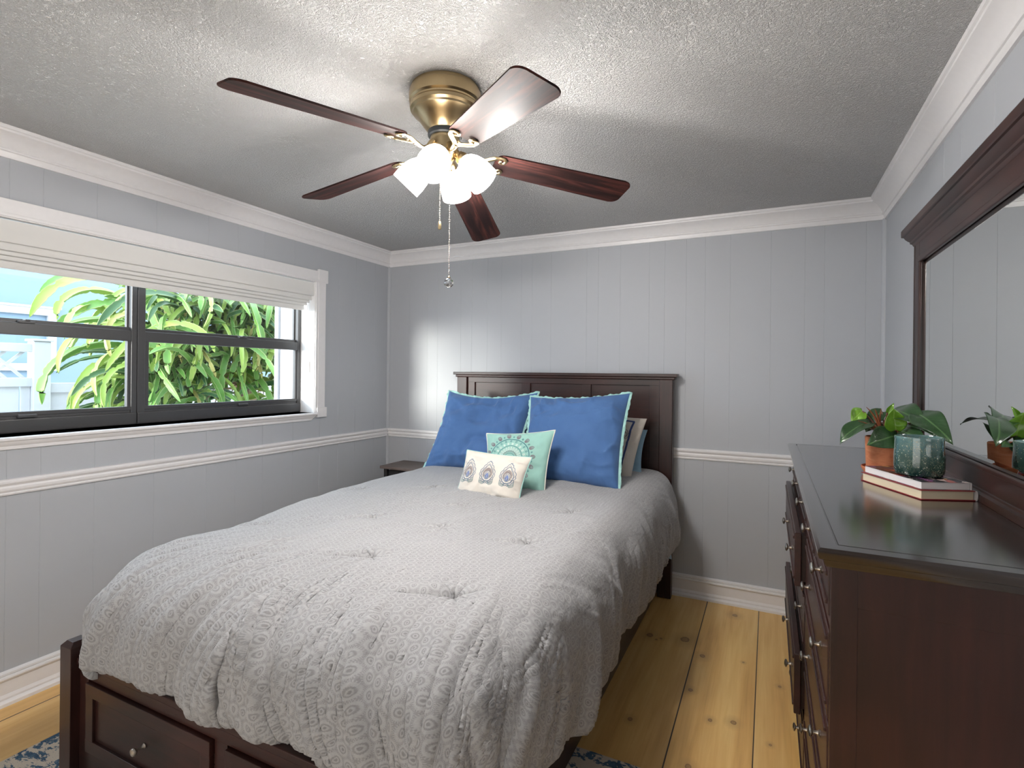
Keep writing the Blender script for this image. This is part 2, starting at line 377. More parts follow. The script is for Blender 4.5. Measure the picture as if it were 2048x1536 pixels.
# roman shade: folded cloth
MSH, nt, b = newmat('white_shade_cloth'); g = G(nt); v = g.coord('Object')
b.inputs['Base Color'].default_value = (.74, .735, .72, 1); b.inputs['Roughness'].default_value = .9
g.link(g.bump(g.noise(g.mapping(v, (1, .08, 1)), 500, 2), .15, .001), b.inputs['Normal'])
shade = thing('roman_shade', (-L-.03, 1.68, 1.87), 'white fabric roman shade drawn up in folds inside the window recess', 'window shade')
def flap(nm, x_top, x_bot, z_top, z_bot, y0, y1, ret=.018, th=.007):
    V = []; ny = 40
    prof = [(x_top, z_top), (x_top*.5+x_bot*.5+.001, (z_top+z_bot)/2), (x_bot, z_bot+.006), (x_bot-.004, z_bot), (x_bot-.010, z_bot+.001), (x_bot-ret, z_bot+.012), (x_top-ret, z_top)]
    for i in range(ny):
        y = y0+(y1-y0)*i/(ny-1); s = .0012*math.sin(y*9)+.0008*math.sin(y*23+1)
        for (x, z) in prof: V.append((x+s, y, z))
    n = len(prof); F = [(i*n+k, i*n+(k+1) % n, (i+1)*n+(k+1) % n, (i+1)*n+k) for i in range(ny-1) for k in range(n)] + [tuple(range(n)), tuple(range((ny-1)*n, ny*n))[::-1]]
    o = mesh(nm, V, F, MSH, None, 50); o.parent = shade; o.matrix_parent_inverse = Matrix.Translation(-Vector(shade.location)); return o
flap('valance', XW-.006, XW-.003, WZ1-.008, 1.972, WY0+.006, WY1-.004)
flap('fold', XW-.024, XW-.018, 2.00, 1.940, WY0+.01, WY1-.012)
flap('fold', XW-.044, XW-.036, 1.97, 1.922, WY0+.012, WY1-.016)
flap('fold', XW-.060, XW-.054, 1.95, 1.903, WY0+.014, WY1-.022)
flap('fold', XW-.078, XW-.072, 1.93, 1.868, WY0+.016, WY1-.030, ret=.01)
V, F = tube_vf([(XW-.052, WY1-.017, 1.93), (XW-.052, WY1-.017, 1.50)], .0016, 6); V, F = tube_vf([(XW-.040, WY1-.013, 1.93), (XW-.042, WY1-.013, 1.50)], .0016, 6, V=V, F=F)
o = mesh('pull_cord', V, F, MTRIM, None, 40); o.parent = shade; o.matrix_parent_inverse = Matrix.Translation(-Vector(shade.location))
o2 = boxes('cord_cleat', [(XW-.056, XW-.038, WY1-.022, WY1-.002, 1.425, 1.505, .004)], MTRIM); o2.parent = shade; o2.matrix_parent_inverse = Matrix.Translation(-Vector(shade.location))

def under(th, o):
    o.parent = th; o.matrix_parent_inverse = Matrix.Translation(-Vector(th.location)); return o
#PART2
# ================================================================ RUG
def mat_rug():
    m, nt, b = newmat('distressed_rug'); g = G(nt); v = g.coord('Object')
    n1 = g.noise(g.mapping(v, (1, 2.2, 1), rot=(0, 0, .6)), 9, 4, .7, 1.2); n2 = g.noise(v, 70, 3, .7)
    n3 = g.noise(g.mapping(v, (1.6, 1, 1)), 3.0, 2)
    f = g.m('ADD', g.m('MULTIPLY', n1, .72), g.m('MULTIPLY', n2, .34))
    f = g.m('ADD', f, g.m('MULTIPLY', n3, .12))
    mk = g.ramp(f, [(.60, (0, 0, 0)), (.63, (1, 1, 1))])
    blue = g.mix(n2, (.012, .022, .075), (.12, .22, .30))
    g.link(g.mix(mk, (.60, .53, .44), blue), b.inputs['Base Color']); b.inputs['Roughness'].default_value = .95; b.inputs['Specular IOR Level'].default_value = .1
    g.link(g.bump(g.noise(v, 260, 2), .5, .003), b.inputs['Normal'])
    return m
rg = boxes('area_rug', [(-2.492, -.235, .30, 1.943, .0005, .009, .003)], mat_rug(), bev=0)
tag(rg, 'cream and navy distressed area rug on the floor under the foot of the bed', 'rug')

# ================================================================ BED
bed = thing('storage_bed', (-1.357, 2.25, 0), 'dark espresso wooden storage bed with panelled headboard and drawers in the footboard', 'bed')
BU = lambda o: under(bed, o)
HX0, HX1 = -2.164, -.551
hb = BU(boxes('headboard', [(-2.09, -.63, 3.512, 3.535, 1.365, 1.41), (-2.09, -.63, 3.512, 3.535, .30, .50), (-2.09, -2.017, 3.512, 3.535, .3, 1.41), (-.702, -.63, 3.512, 3.535, .3, 1.41),
      (-1.623, -1.555, 3.512, 3.535, .3, 1.41), (-1.162, -1.098, 3.512, 3.535, .3, 1.41)], WX, bev=.0025))
for a, c in ((-2.02, -1.62), (-1.558, -1.16), (-1.10, -.70)):
    hb_p = boxes('headboard_panel', [(a, c, 3.525, 3.532, .40, 1.38)], WX, bev=0); hb_p.parent = hb
hc = boxes('headboard_cap', [(-2.196, -.522, 3.485, 3.562, 1.422, 1.443, .003), (-2.180, -.538, 3.493, 3.56, 1.404, 1.424, .006)], WX); hc.parent = hb
for a, c in ((HX0, HX0+.085), (HX1-.085, HX1)):
    BU(boxes('headboard_post', [(a, c, 3.495, 3.555, 0.001, 1.406, .004)], WZ))
# footboard
FY = .985
def post(x0, x1, y0, y1, h):
    bm = bmesh.new(); b0 = .016
    pr_ = [(0, 0.010), (0, h-.018)]; vs = []
    for ins, z in ((0, .010), (0, h-.016), (.014, h)):
        vs.append([bm.verts.new((x, y, z)) for (x, y) in ((x0+ins, y0+ins), (x1-ins, y0+ins), (x1-ins, y1-ins), (x0+ins, y1-ins))])
    for k in range(2):
        for i in range(4): bm.faces.new((vs[k][i], vs[k][(i+1) % 4], vs[k+1][(i+1) % 4], vs[k+1][i]))
    bm.faces.new(vs[2]); bm.faces.new(vs[0][::-1])
    bmesh.ops.bevel(bm, geom=list(bm.edges), offset=.0012, segments=1, affect='EDGES')
    return frombm('footboard_post', bm, WZ, None, 20)
BU(post(-2.164, -2.098, .957, 1.025, .508)); BU(post(-.617, -.551, .957, 1.025, .508))
BU(boxes('footboard_rail', [(-2.10, -.615, .975, 1.05, .435, .457, .003), (-2.10, -.615, FY, FY+.02, .392, .437, .001), (-2.10, -.615, FY, FY+.02, .07, .155, .001),
    (-2.10, -2.045, FY, FY+.02, .07, .44, .001), (-1.40, -1.345, FY, FY+.02, .07, .44, .001), (-.70, -.615, FY, FY+.02, .07, .44, .001)], WX))
BU(boxes('side_rail', [(-.665, -.637, 1.0, 3.51, .03, .42, .003)], WY)); BU(boxes('side_rail', [(-2.078, -2.05, 1.0, 3.51, .03, .42, .003)], WY))
BN = plain('brushed_nickel', (.52, .48, .43), .28, 1.0)
def knob_prof(s=1.0): return [(.0075*s, 0), (.0078*s, .002), (.0045*s, .005), (.0036*s, .010), (.0042*s, .016), (.0095*s, .0185), (.0125*s, .0205), (.0128*s, .0225), (.0105*s, .0255), (.005*s, .0272), (0, .0276)]
for a, c in ((-2.040, -1.405), (-1.340, -.705)):
    z0, z1 = .160, .388; w = .042
    d = boxes('drawer', [(a, c, FY-.012, FY+.006, z1-w, z1, .0015), (a, c, FY-.012, FY+.006, z0, z0+w, .0015), (a, a+w, FY-.0115, FY+.006, z0, z1, .0015), (c-w, c, FY-.0115, FY+.006, z0, z1, .0015),
        (a+.01, c-.01, FY-.002, FY+.006, z0+.01, z1-.01, 0)], WX); BU(d)
    kp = [(r, h*1.5) for r, h in knob_prof(1.0)]
    k = lathe_obj('drawer_knob', kp, BN, d, 24, (0, -1, 0), ((a+c)/2, FY-.002, (z0+z1)/2)); tag(k, 'round brushed nickel knob')
mt = boxes('mattress', [(-2.06, -.66, 1.055, 3.45, .30, .66, .06)], plain('mattress_ticking', (.75, .74, .72), .9), bev=.05, smooth=50)
tag(mt, 'white mattress lying in the bed frame under the grey comforter', 'mattress')

# ================================================================ COMFORTER
def mat_comforter():
    m, nt, b = newmat('medallion_cotton'); g = G(nt); uv = g.coord('UV')
    a = .034; bb = a*math.sqrt(3)
    nz = g.noise(uv, 14, 2); nzs = g.m('MULTIPLY', g.m('SUBTRACT', nz, .5), .002)
    x, y, z = g.sep(uv); x = g.m('ADD', x, nzs)
    def cell(ox, oy):
        fx = g.m('MULTIPLY', g.m('SUBTRACT', g.m('FRACT', g.m('ADD', g.m('DIVIDE', x, a), ox+50)), .5), a)
        fy = g.m('MULTIPLY', g.m('SUBTRACT', g.m('FRACT', g.m('ADD', g.m('DIVIDE', y, bb), oy+50)), .5), bb)
        r = g.m('SQRT', g.m('ADD', g.m('MULTIPLY', fx, fx), g.m('MULTIPLY', fy, fy))); return fx, fy, r
    x1, y1, r1 = cell(0, 0); x2, y2, r2_ = cell(.5, .5)
    pick = g.m('LESS_THAN', r1, r2_)
    def sel(p, q): return g.m('ADD', g.m('MULTIPLY', pick, p), g.m('MULTIPLY', g.m('SUBTRACT', 1.0, pick), q))
    fx, fy, r = sel(x1, x2), sel(y1, y2), g.m('MINIMUM', r1, r2_)
    ang = g.m('ARCTAN2', fy, fx)
    wob = g.m('MULTIPLY', g.m('SINE', g.m('MULTIPLY', ang, 22)), .00035)
    rr = g.m('ADD', r, wob)
    # rings: light = white-ish lines, dark = grey ground
    rings = g.ramp(g.m('DIVIDE', rr, .025), [(0, (.1,)*3), (.10, (.1,)*3), (.14, (.75,)*3), (.21, (.75,)*3), (.26, (.22,)*3), (.33, (.25,)*3), (.38, (.82,)*3), (.55, (.80,)*3), (.59, (.30,)*3), (1, (.38,)*3)])
    dash = g.m('GREATER_THAN', g.m('SINE', g.m('MULTIPLY', ang, 30)), .1)
    band = g.m('MULTIPLY', g.m('GREATER_THAN', rr, .0144), g.m('LESS_THAN', rr, .0174))
    f = g.m('ADD', rings, g.m('MULTIPLY', g.m('MULTIPLY', dash, band), .42))
    vo = g.voro(uv, 420)[0]
    f = g.m('ADD', f, g.m('MULTIPLY', g.m('SUBTRACT', vo, .4), .30))
    col = g.ramp(f, [(.0, (.225, .224, .226)), (1.0, (.42, .42, .43))])
    g.link(col, b.inputs['Base Color']); b.inputs['Roughness'].default_value = .85; b.inputs['Specular IOR Level'].default_value = .2
    b.inputs['Sheen Weight'].default_value = .25; b.inputs['Sheen Roughness'].default_value = .4
    h1 = g.noise(g.mapping(uv, (1, .35, 1), rot=(0, 0, .5)), 38, 4, .6, 1.0); h2 = g.noise(uv, 600, 2)
    bn = g.bump(h1, .6, .006); g.link(g.bump(h2, .12, .001, bn), b.inputs['Normal'])
    return m
def smooth_prof(pts, n=240):
    p = np.array(pts, float); s = np.r_[0, np.cumsum(np.hypot(*np.diff(p, axis=0).T))]; t = np.linspace(0, s[-1], n)
    h = np.interp(t, s, p[:, 0]); z = np.interp(t, s, p[:, 1]); k = np.exp(-np.linspace(-2, 2, 41)**2); k /= k.sum()
    def sm(a): 
        e = np.r_[2*a[0]-a[20:0:-1], a, 2*a[-1]-a[-2:-22:-1]]; return np.convolve(e, k, 'valid')
    return t, sm(h), sm(z)
def comforter():
    XC, A, Y0, Y1 = -1.352, .645, 1.36, 3.44
    ts, Hs, Vs = smooth_prof([(0, 0), (.04, .003), (.08, .014), (.125, .05), (.155, .10), (.176, .17), (.186, .25), (.188, .36), (.178, .47)])
    tf, Hf, Vf = smooth_prof([(0, 0), (.10, .004), (.20, .022), (.285, .060), (.335, .105), (.362, .155), (.372, .21), (.372, .27), (.358, .312), (.342, .330)])
    Ls, Lf = ts[-1], tf[-1]
    nu, nv = 560, 500
    p = np.linspace(-(A+Ls), A+Ls, nu); q = np.linspace(Y0-Lf, Y1, nv)
    P, Q = np.meshgrid(p, q, indexing='ij')
    dx = np.maximum(np.abs(P)-A, 0)/Ls; dy = np.maximum(Y0-Q, 0)/Lf
    rho = np.maximum(dx, dy); th = np.arctan2(dy, dx+1e-9)          # 0 = side, pi/2 = foot
    # length per direction (hem rounded at corners), hem wander
    per = np.where(dy > 0, np.where(dx > 0, 0, 0), 0)
    e = np.where(Q >= Y0, A+.45+(Q-Y0), np.where(np.abs(P) <= A, np.abs(P), A+.45*(1-th/(PI/2))))
    sg = np.sign(P); e = e*np.where(sg == 0, 1, sg)
    hem = 1 + .10*(fbm(e*2.6+3, 0*e, 2, 5)-.5)*2*sstep(.5, 1, rho)
    cs, sn = np.cos(th), np.sin(th)
    cw = sstep(.15, .85, 2*cs*sn)                                    # corner weight
    rho2 = rho*hem
    hs, vs = np.interp(rho2*Ls, ts, Hs), np.interp(rho2*Ls, ts, Vs) + np.maximum(rho2-1, 0)*Ls
    hf, vf = np.interp(rho2*Lf, tf, Hf), np.interp(rho2*Lf, tf, Vf) + np.maximum(rho2-1, 0)*Lf
    on = rho > 0
    ox = np.where(on, cs*hs, 0); oy = np.where(on, sn*hf, 0); dz = np.where(on, cs**2*vs+sn**2*vf, 0)
    dz = dz*(1+.06*cw*sstep(.5, 1, rho))
    ox = np.where(P > 0, ox*.965, ox); dz = np.where((P > A) & on, dz*(1-.10*cs**2), dz)
    X = XC + np.clip(P, -A, A) + sg*ox; Y = np.maximum(Q, Y0) - oy
    Z = .790 + .012*np.cos(np.clip((P/A), -1, 1)*PI/2) + .022*sstep(2.7, 3.4, Q) - dz
    Z -= .020*(1-sstep(1.30, 2.1, Y)) + .012*sstep(.2, .9, -P/A)*(1-sstep(1.5, 2.4, Q))
    # normal-ish direction
    def grad(a): return np.gradient(a, axis=0), np.gradient(a, axis=1)
    Xu, Xv = grad(X); Yu, Yv = grad(Y); Zu, Zv = grad(Z)
    N = np.stack([Yu*Zv-Zu*Yv, Zu*Xv-Xu*Zv, Xu*Yv-Yu*Xv], -1); N /= np.linalg.norm(N, axis=-1, keepdims=True)+1e-9
    for _ in range(3): N[1:-1, 1:-1] = (N[1:-1, 1:-1]+N[:-2, 1:-1]+N[2:, 1:-1]+N[1:-1, :-2]+N[1:-1, 2:])/5
    N /= np.linalg.norm(N, axis=-1, keepdims=True)+1e-9
    r = rho*(np.abs(cs)*Ls+np.abs(sn)*Lf)
    # quilt puff and broad waves
    D_ = .016*(fbm(P*2.6+9, Q*2.6, 3, 1)-.5)*2
    # drape folds running down to the hem
    ramp = sstep(.18, .62, rho)
    slant = np.where(th > .8, .55*sg*-1, .25)
    ee = e + slant*r*.8 + .05*(vnoise(e*3, r*5, 31)-.5)
    f1 = ridge(ee*5.2, r*1.1, 3, 1.2)-.5; f2 = ridge(ee*11, r*2.2, 8, 1.6)-.4; f3 = ridge(ee*25, r*3.5, 13, 1.5)-.4
    gate = sstep(.35, .65, fbm(e*4, r*3, 2, 44))
    f4 = ridge(ee*46, r*5, 17, 1.4)-.4
    D_ += ramp*(.046*f1 + .026*f2*(.45+.55*gate) + .012*f3*(.35+.65*gate) + .0040*f4)
    # soft long creases over the whole top following the length diagonal
    c1 = (P*.55+Q*.83); c2 = (P*.83-Q*.55)
    cr = ridge(c2*9+.6*fbm(P*3, Q*3, 2, 77), c1*1.6, 21, 2.2)
    cg = sstep(.52, .75, fbm(P*3.1+4, Q*3.1, 2, 61))
    D_ += (.014*cr*cg)*(.30+.70*sstep(0, .5, rho))
    cr2 = ridge(c2*26+1.4*fbm(P*5, Q*5, 2, 78), c1*2.6, 22, 2.0)
    D_ += .0042*cr2*sstep(.45, .7, fbm(P*2.4+8, Q*2.4, 2, 62))
    # long creases fanning out towards the foot
    PX_ = P+XC; phi = np.arctan2(PX_+1.02, 2.75-Q); rad = np.hypot(PX_+1.02, 2.75-Q)
    g2 = sstep(.42, .66, fbm(P*2.9+31, Q*2.3, 2, 203)); g3 = sstep(.9, 1.5, rad)*sstep(2.1, 1.6, Q) if False else sstep(1.1, 1.6, rad)*(1-sstep(1.35, 1.75, Q))
    wv = .5*fbm(P*3.3, Q*3.3, 2, 205)
    D_ += g3*(.010*(ridge(phi*15+wv, rad*1.5, 207, 2.0)-.3)*(.25+.75*g2) + .0070*(ridge(phi*34+wv*2, rad*2.2, 208, 1.8)-.3)*(.2+.8*g2) + .0036*(ridge(phi*80+wv*3, rad*6, 209, 1.6)-.3))
    # edge creases over the left shoulder
    sh = sstep(.0, .35, rho)*(1-sstep(.45, .9, rho)); D_ += .006*sh*ridge(ee*26, r*2.0, 91, 1.8)*(.3+.7*gate)
    # tufts
    Px = P+XC
    for (tx, ty, s) in [(-1.611, 1.30, .5), (-1.224, 1.437, 1.0), (-1.528, 1.807, 1.0), (-1.188, 1.82, .6), (-.827, 1.328, 1.2), (-.819, 1.838, .9), (-.80, 2.29, .7), (-1.255, 2.12, .35), (-1.60, 2.36, .8), (-1.2, 2.36, .4), (-1.95, 1.6, .5), (-1.95, 2.2, .5)]:
        ddx, ddy = Px-tx, Q-ty; d2 = ddx**2+ddy**2
        u_ = ddx*.80+ddy*.60; w_ = -ddx*.60+ddy*.80
        bend = w_ + .9*u_*np.abs(u_)
        D_ -= s*(.013*np.exp(-d2/.028**2) + .008*np.exp(-d2/.08**2) + .0085*np.exp(-(bend/.010)**2)*np.exp(-((u_+.05)/.10)**2))
        D_ += s*.006*np.exp(-((bend-.030)/.020)**2)*np.exp(-((u_+.05)/.11)**2)
        an = np.arctan2(ddy, ddx); D_ += s*.0022*np.sin(an*9+s*5)*np.exp(-d2/.10**2)*sstep(.0, .03, np.sqrt(d2))
    # puffed rolled hem
    D_ -= .016*sstep(.93, 1.0, rho)
    X += N[..., 0]*D_; Y += N[..., 1]*D_; Z += N[..., 2]*D_
    # rest on the foot rail rather than inside it
    over = (Y < 1.07) & (X < -.60) & (Z < .470) & (X > -2.10) & (np.abs(P) < A+.02)
    Z = np.where(over, .470 + .25*(Z-.470)*0, Z)
    V = np.stack([X, Y, Z], -1).reshape(-1, 3); F = grid_faces(nu, nv)
    o = mesh('comforter', V, F, mat_comforter(), None, 180, uv=np.stack([P, Q], -1).reshape(-1, 2))
    md = o.modifiers.new('thick', 'SOLIDIFY'); md.thickness = .022; md.offset = -1 if N[nu//2, nv//2, 2] > 0 else 1
    return tag(o, 'light grey comforter with a small ring medallion print draped over the bed', 'comforter')
comforter()
# pale blue sheet peeking out below the comforter at the head end
def sheet():
    nu, nv = 26, 30; V = []
    for i in range(nu):
        for j in range(nv):
            u, v = i/(nu-1), j/(nv-1); y = 3.02+.40*u
            z = .60-.275*v-.02*math.sin(u*7)*v - .03*u*v; x = -.632+.075*sstep(0, 1, v) + .006*math.sin(u*19+v*3)*v + .022*u*v
            V.append((x, y, z))
    o = mesh('bed_sheet', V, grid_faces(nu, nv), plain('pale_blue_cotton', (.33, .47, .58), .85), None, 180)
    md = o.modifiers.new('t', 'SOLIDIFY'); md.thickness = .003
    return tag(o, 'pale blue bed sheet whose corner hangs below the comforter beside the headboard', 'bed sheet')
sheet()

# ================================================================ PILLOWS
def mat_cloth(name, col, col2=None, bs=.3, scale=26, weave=900):
    m, nt, b = newmat(name); g = G(nt); uv = g.coord('UV')
    n = g.noise(uv, 8, 3); g.link(g.mix(n, col, col2 or tuple(x*.9 for x in col)), b.inputs['Base Color'])
    b.inputs['Roughness'].default_value = .8; b.inputs['Specular IOR Level'].default_value = .25; b.inputs['Sheen Weight'].default_value = .15
    h = g.noise(g.mapping(uv, (1, .5, 1), rot=(0, 0, .7)), scale, 4, .6, 1.2); bn = g.bump(h, bs, .004)
    g.link(g.bump(g.noise(uv, weave, 1), .08, .0008, bn), b.inputs['Normal'])
    return m
class Pillow:
    def __init__(s, name, bl, br, tr, tl, T, mat, label, concave=.06, seed=0, wr=1.0, group=None, sag=.0, n=90):
        s.bl, s.br, s.tr, s.tl = [np.array(v, float) for v in (bl, br, tr, tl)]
        s.T, s.c, s.seed, s.wr, s.sag = T, concave, seed, wr, sag
        e1 = (s.br+s.tr)-(s.bl+s.tl); e2 = (s.tl+s.tr)-(s.bl+s.br); nn = np.cross(e1, e2); s.n = nn/np.linalg.norm(nn)
        if s.n[1] > 0: s.n = -s.n
        s.w = np.linalg.norm(e1)/2; s.h = np.linalg.norm(e2)/2
        s.th = thing(name, tuple((s.bl+s.br)/2), label, 'pillow', group)
        u = np.sin(np.linspace(-PI/2, PI/2, n)); U, Vv = np.meshgrid(u, u, indexing='ij')
        f = s.front(U, Vv); bk = s.surf(U, Vv, -1)
        V = np.concatenate([f.reshape(-1, 3), bk.reshape(-1, 3)]); F1 = grid_faces(n, n); k = n*n
        F = F1 + [tuple(i+k for i in q[::-1]) for q in F1]
        uv = np.stack([U*s.w/2, Vv*s.h/2], -1).reshape(-1, 2); uv = np.concatenate([uv, uv+3])
        # weld rim by bridging
        rim = [i*n for i in range(n)] + [(n-1)*n+j for j in range(1, n)] + [i*n+n-1 for i in range(n-2, -1, -1)] + [j for j in range(n-2, 0, -1)]
        m_ = len(rim)
        for i in range(m_): a, b_ = rim[i], rim[(i+1) % m_]; F.append((a, b_, b_+k, a+k))
        s.cover = mesh('pillow_cover', V, F, mat, None, 180, uv=uv); under(s.th, s.cover)
    def base(s, U, V):
        # concave edges
        x = U*(1-s.c*(1-V**2)); y = V*(1-s.c*(1-U**2))
        y = y - s.sag*(1-U**2)*(V+1)/2
        a = (x+1)/2; b = (y+1)/2
        a = a[..., None]; b = b[..., None]
        return (1-a)*(1-b)*s.bl + a*(1-b)*s.br + a*b*s.tr + (1-a)*b*s.tl
    def surf(s, U, V, sign=1):
        t = np.clip((1-U**2), 0, 1)**.55*np.clip((1-V**2), 0, 1)**.5
        h = s.T*t*(1+.10*(-V))
        w = s.wr; sd = s.seed
        edge = 1-np.minimum(1-np.abs(U), 1-np.abs(V))
        # wrinkles radiating from corners and edges
        rid = ridge(U*3.2+1.2*fbm(U*2, V*2, 2, sd+3), V*1.3+2, sd+1, 2.0)*sstep(.25, .9, edge)
        rd2 = ridge(U*1.4, V*4.0+1.5*fbm(U*2+5, V*2, 2, sd+4), sd+2, 2.2)*sstep(.3, .9, edge)
        g1 = (fbm(U*1.6+sd, V*1.6, 3, sd+9)-.5)
        diag = ridge((U*.7+V*.7)*3+fbm(U*2, V*2, 2, sd+5), (U-V)*1.2, sd+6, 2.6)*sstep(.5, .7, fbm(U*1.7+3, V*1.7+sd, 2, sd+12))
        d = w*(.012*rid+.012*rd2+.026*g1-.014*diag)*np.clip(t*2.2, 0, 1)
        fine = w*.003*(ridge(U*9+fbm(U*4, V*4, 2, sd+15)*2, V*3, sd+16, 2)*sstep(.4, .9, edge))*np.clip(t*3, 0, 1)
        return s.base(U, V) + (sign*(h*.5+d+fine))[..., None]*s.n + (.0008*sign)*s.n
    def front(s, U, V): return s.surf(U, V, 1)
    def rimline(s, n=70):
        t = np.linspace(-1, 1, n); U = np.concatenate([t, np.ones(n-1), t[::-1][1:], -np.ones(n-2)]); V = np.concatenate([-np.ones(n), t[1:], np.ones(n-1), t[::-1][1:-1]])
        return U, V
    def piping(s, r, mat, label=None):
        U, V = s.rimline(); P = s.base(U, V); P = np.concatenate([P, P[:1]])
        Vv, F = tube_vf(P, r, 7); o = mesh('piping', Vv, F, mat, None, 60); under(s.th, o); 
        if label: o['label'] = label
    def flange(s, w, mat, label=None):
        U, V = s.rimline(90); P = s.base(U, V); c = P.mean(0); n = len(U); rows = []
        e1 = (s.br-s.bl)/np.linalg.norm(s.br-s.bl); e2 = np.cross(s.n, e1); 
        if e2[2] < 0: e2 = -e2
        out = (U**15)[:, None]*e1 + (V**15)[:, None]*e2; ln = np.linalg.norm(out, axis=1, keepdims=True); out = out/np.maximum(ln, 1)
        q = np.arange(n); wav = .006*np.sin(q*.55+s.seed)+.004*np.sin(q*1.3)
        for k, f in enumerate((0, .33, .66, 1.0)):
            for sd in (1,): rows.append(P + out*(w*f) + s.n*((wav*f)[:, None] + .002*(1-f)))
        for f in (1.0, .66, .33, 0): rows.append(P + out*(w*f) + s.n*((wav*f)[:, None] - .002-.001))
        Vv = np.concatenate(rows); m_ = len(rows)
        F = [(k*n+i, k*n+(i+1) % n, (k+1)*n+(i+1) % n, (k+1)*n+i) for k in range(m_-1) for i in range(n)]
        o = mesh('flange', Vv, F, mat, None, 60); under(s.th, o)
        if label: o['label'] = label
    def ribbon(s, polys, width, mat, name='embroidery', lift=.0012):
        """polys: lists of (u,v) in metres from centre -> raised stitched ribbons on the front"""
        V = []; F = []
        for pl in polys:
            w = width
            if isinstance(pl, tuple): pl, w = pl
            pl = np.array(pl, float)
            if len(pl) < 2: continue
            seg = np.r_[0, np.cumsum(np.hypot(*np.diff(pl, axis=0).T))]; m_ = max(3, int(seg[-1]/.003)+1); t = np.linspace(0, seg[-1], m_)
            x = np.interp(t, seg, pl[:, 0]); y = np.interp(t, seg, pl[:, 1]); tx = np.gradient(x); ty = np.gradient(y); l = np.hypot(tx, ty)+1e-9; nx, ny = -ty/l, tx/l
            k = len(V)
            for i in range(m_):
                for o_, li in ((-w, 0), (0, .0009), (w, 0)):
                    a = np.array([np.clip((x[i]+nx[i]*o_)/(s.w/2), -.98, .98)]); b = np.array([np.clip((y[i]+ny[i]*o_)/(s.h/2), -.98, .98)])
                    p = s.front(a, b)[0] + s.n*(lift+li-.0008); V.append(p)
            for i in range(m_-1):
                for j in range(2): F.append((k+i*3+j, k+i*3+j+1, k+(i+1)*3+j+1, k+(i+1)*3+j))
        o = mesh(name, V, F, mat, None, 60); under(s.th, o); return o
BLUE = mat_cloth('blue_cotton', (.070, .155, .345), (.056, .13, .305), bs=.55, scale=15)
BLUEL = BLUE
AQUA = mat_cloth('aqua_cotton', (.30, .53, .47)); AQT = plain('aqua_trim', (.34, .60, .56), .7)
CREAM = mat_cloth('cream_linen', (.70, .655, .59), bs=.35); WTR = plain('cream_piping_cloth', (.72, .70, .62), .8)
LBL = mat_cloth('pale_blue_case', (.25, .40, .52))
pb = Pillow('pillow', (-1.92, 3.28, .80), (-.70, 3.30, .80), (-.690, 3.41, 1.085), (-1.92, 3.40, 1.10), .13, LBL, 'pale blue bed pillow standing at the back against the headboard', .03, 31)
# patterned sham
ps = Pillow('pillow', (-1.30, 3.10, .80), (-.735, 3.13, .775), (-.672, 3.30, 1.165), (-1.30, 3.29, 1.19), .15, mat_cloth('cream_sham_cloth', (.62, .57, .51)), 'cream sham with navy ribbon border and paisley print behind the right blue pillow', .04, 37)
NAVY = plain('navy_ribbon', (.03, .055, .17), .7)
hw, hh = ps.w/2, ps.h/2
o = ps.ribbon([([(-hw*.83, -hh*.95), (hw*.80, -hh*.95), (hw*.80, hh*.84), (-hw*.83, hh*.84), (-hw*.83, -hh*.95)], .006)], .006, NAVY, 'ribbon_border', .0015)
rr_ = random.Random(3); swirl = []
for k in range(26):
    cx, cy = hw*(.46+.26*rr_.random()), hh*(-.9+1.6*k/26); r0 = .016+.012*rr_.random(); a0 = rr_.random()*6; sg_ = rr_.choice((-1, 1))
    swirl.append(([(cx+r0*(1-t/26)*math.cos(a0+sg_*t*.42), cy+1.5*r0*(1-t/26)*math.sin(a0+sg_*t*.42)) for t in range(22)], .0013))
ps.ribbon(swirl, .0013, plain('dark_teal_print', (.05, .09, .12), .8), 'paisley_print', .001)
# two euro pillows
p1 = Pillow('pillow', (-2.085, 2.955, .785), (-1.40, 2.96, .80), (-1.36, 3.20, 1.31), (-2.045, 3.20, 1.305), .17, BLUE, 'blue square pillow with aqua flange, the left one of the pair, nearest the window', 0.10, 3, 2.2, 'blue square pillows against the headboard', sag=.085)
p1.flange(.014, AQT, 'aqua flange edging')
p2 = Pillow('pillow', (-1.32, 2.83, .805), (-.728, 2.84, .805), (-.738, 3.13, 1.325), (-1.375, 3.12, 1.285), .18, BLUE, 'blue square pillow with aqua flange, the right one of the pair, nearest the dresser', .065, 14, 1.8, 'blue square pillows against the headboard', sag=.04)
p2.flange(.015, AQT, 'aqua flange edging')
# aqua medallion pillow
p3 = Pillow('pillow', (-1.40, 2.56, .79), (-1.055, 2.58, .79), (-1.055, 2.73, 1.125), (-1.468, 2.70, 1.085), .12, AQUA, 'small aqua pillow with embroidered medallion leaning on the blue pillows', .075, 22, .7)
p3.piping(.0042, WTR, 'cream piping')
def circ(r, n=72, cx=0, cy=0): return [(cx+r*math.cos(2*PI*i/n), cy+r*math.sin(2*PI*i/n)) for i in range(n+1)]
def petal(cx, cy, ang, l, w, n=12):
    return [(cx+math.cos(ang)*l*(.5-.5*math.cos(t*PI/n)) - math.sin(ang)*w*math.sin(2*PI*t/(2*n))*1, cy+math.sin(ang)*l*(.5-.5*math.cos(t*PI/n)) + math.cos(ang)*w*math.sin(2*PI*t/(2*n))) for t in range(n+1)] + \
           [(cx+math.cos(ang)*l*(.5-.5*math.cos(t*PI/n)) + math.sin(ang)*w*math.sin(PI*t/n), cy+math.sin(ang)*l*(.5-.5*math.cos(t*PI/n)) - math.cos(ang)*w*math.sin(PI*t/n)) for t in range(n, -1, -1)]
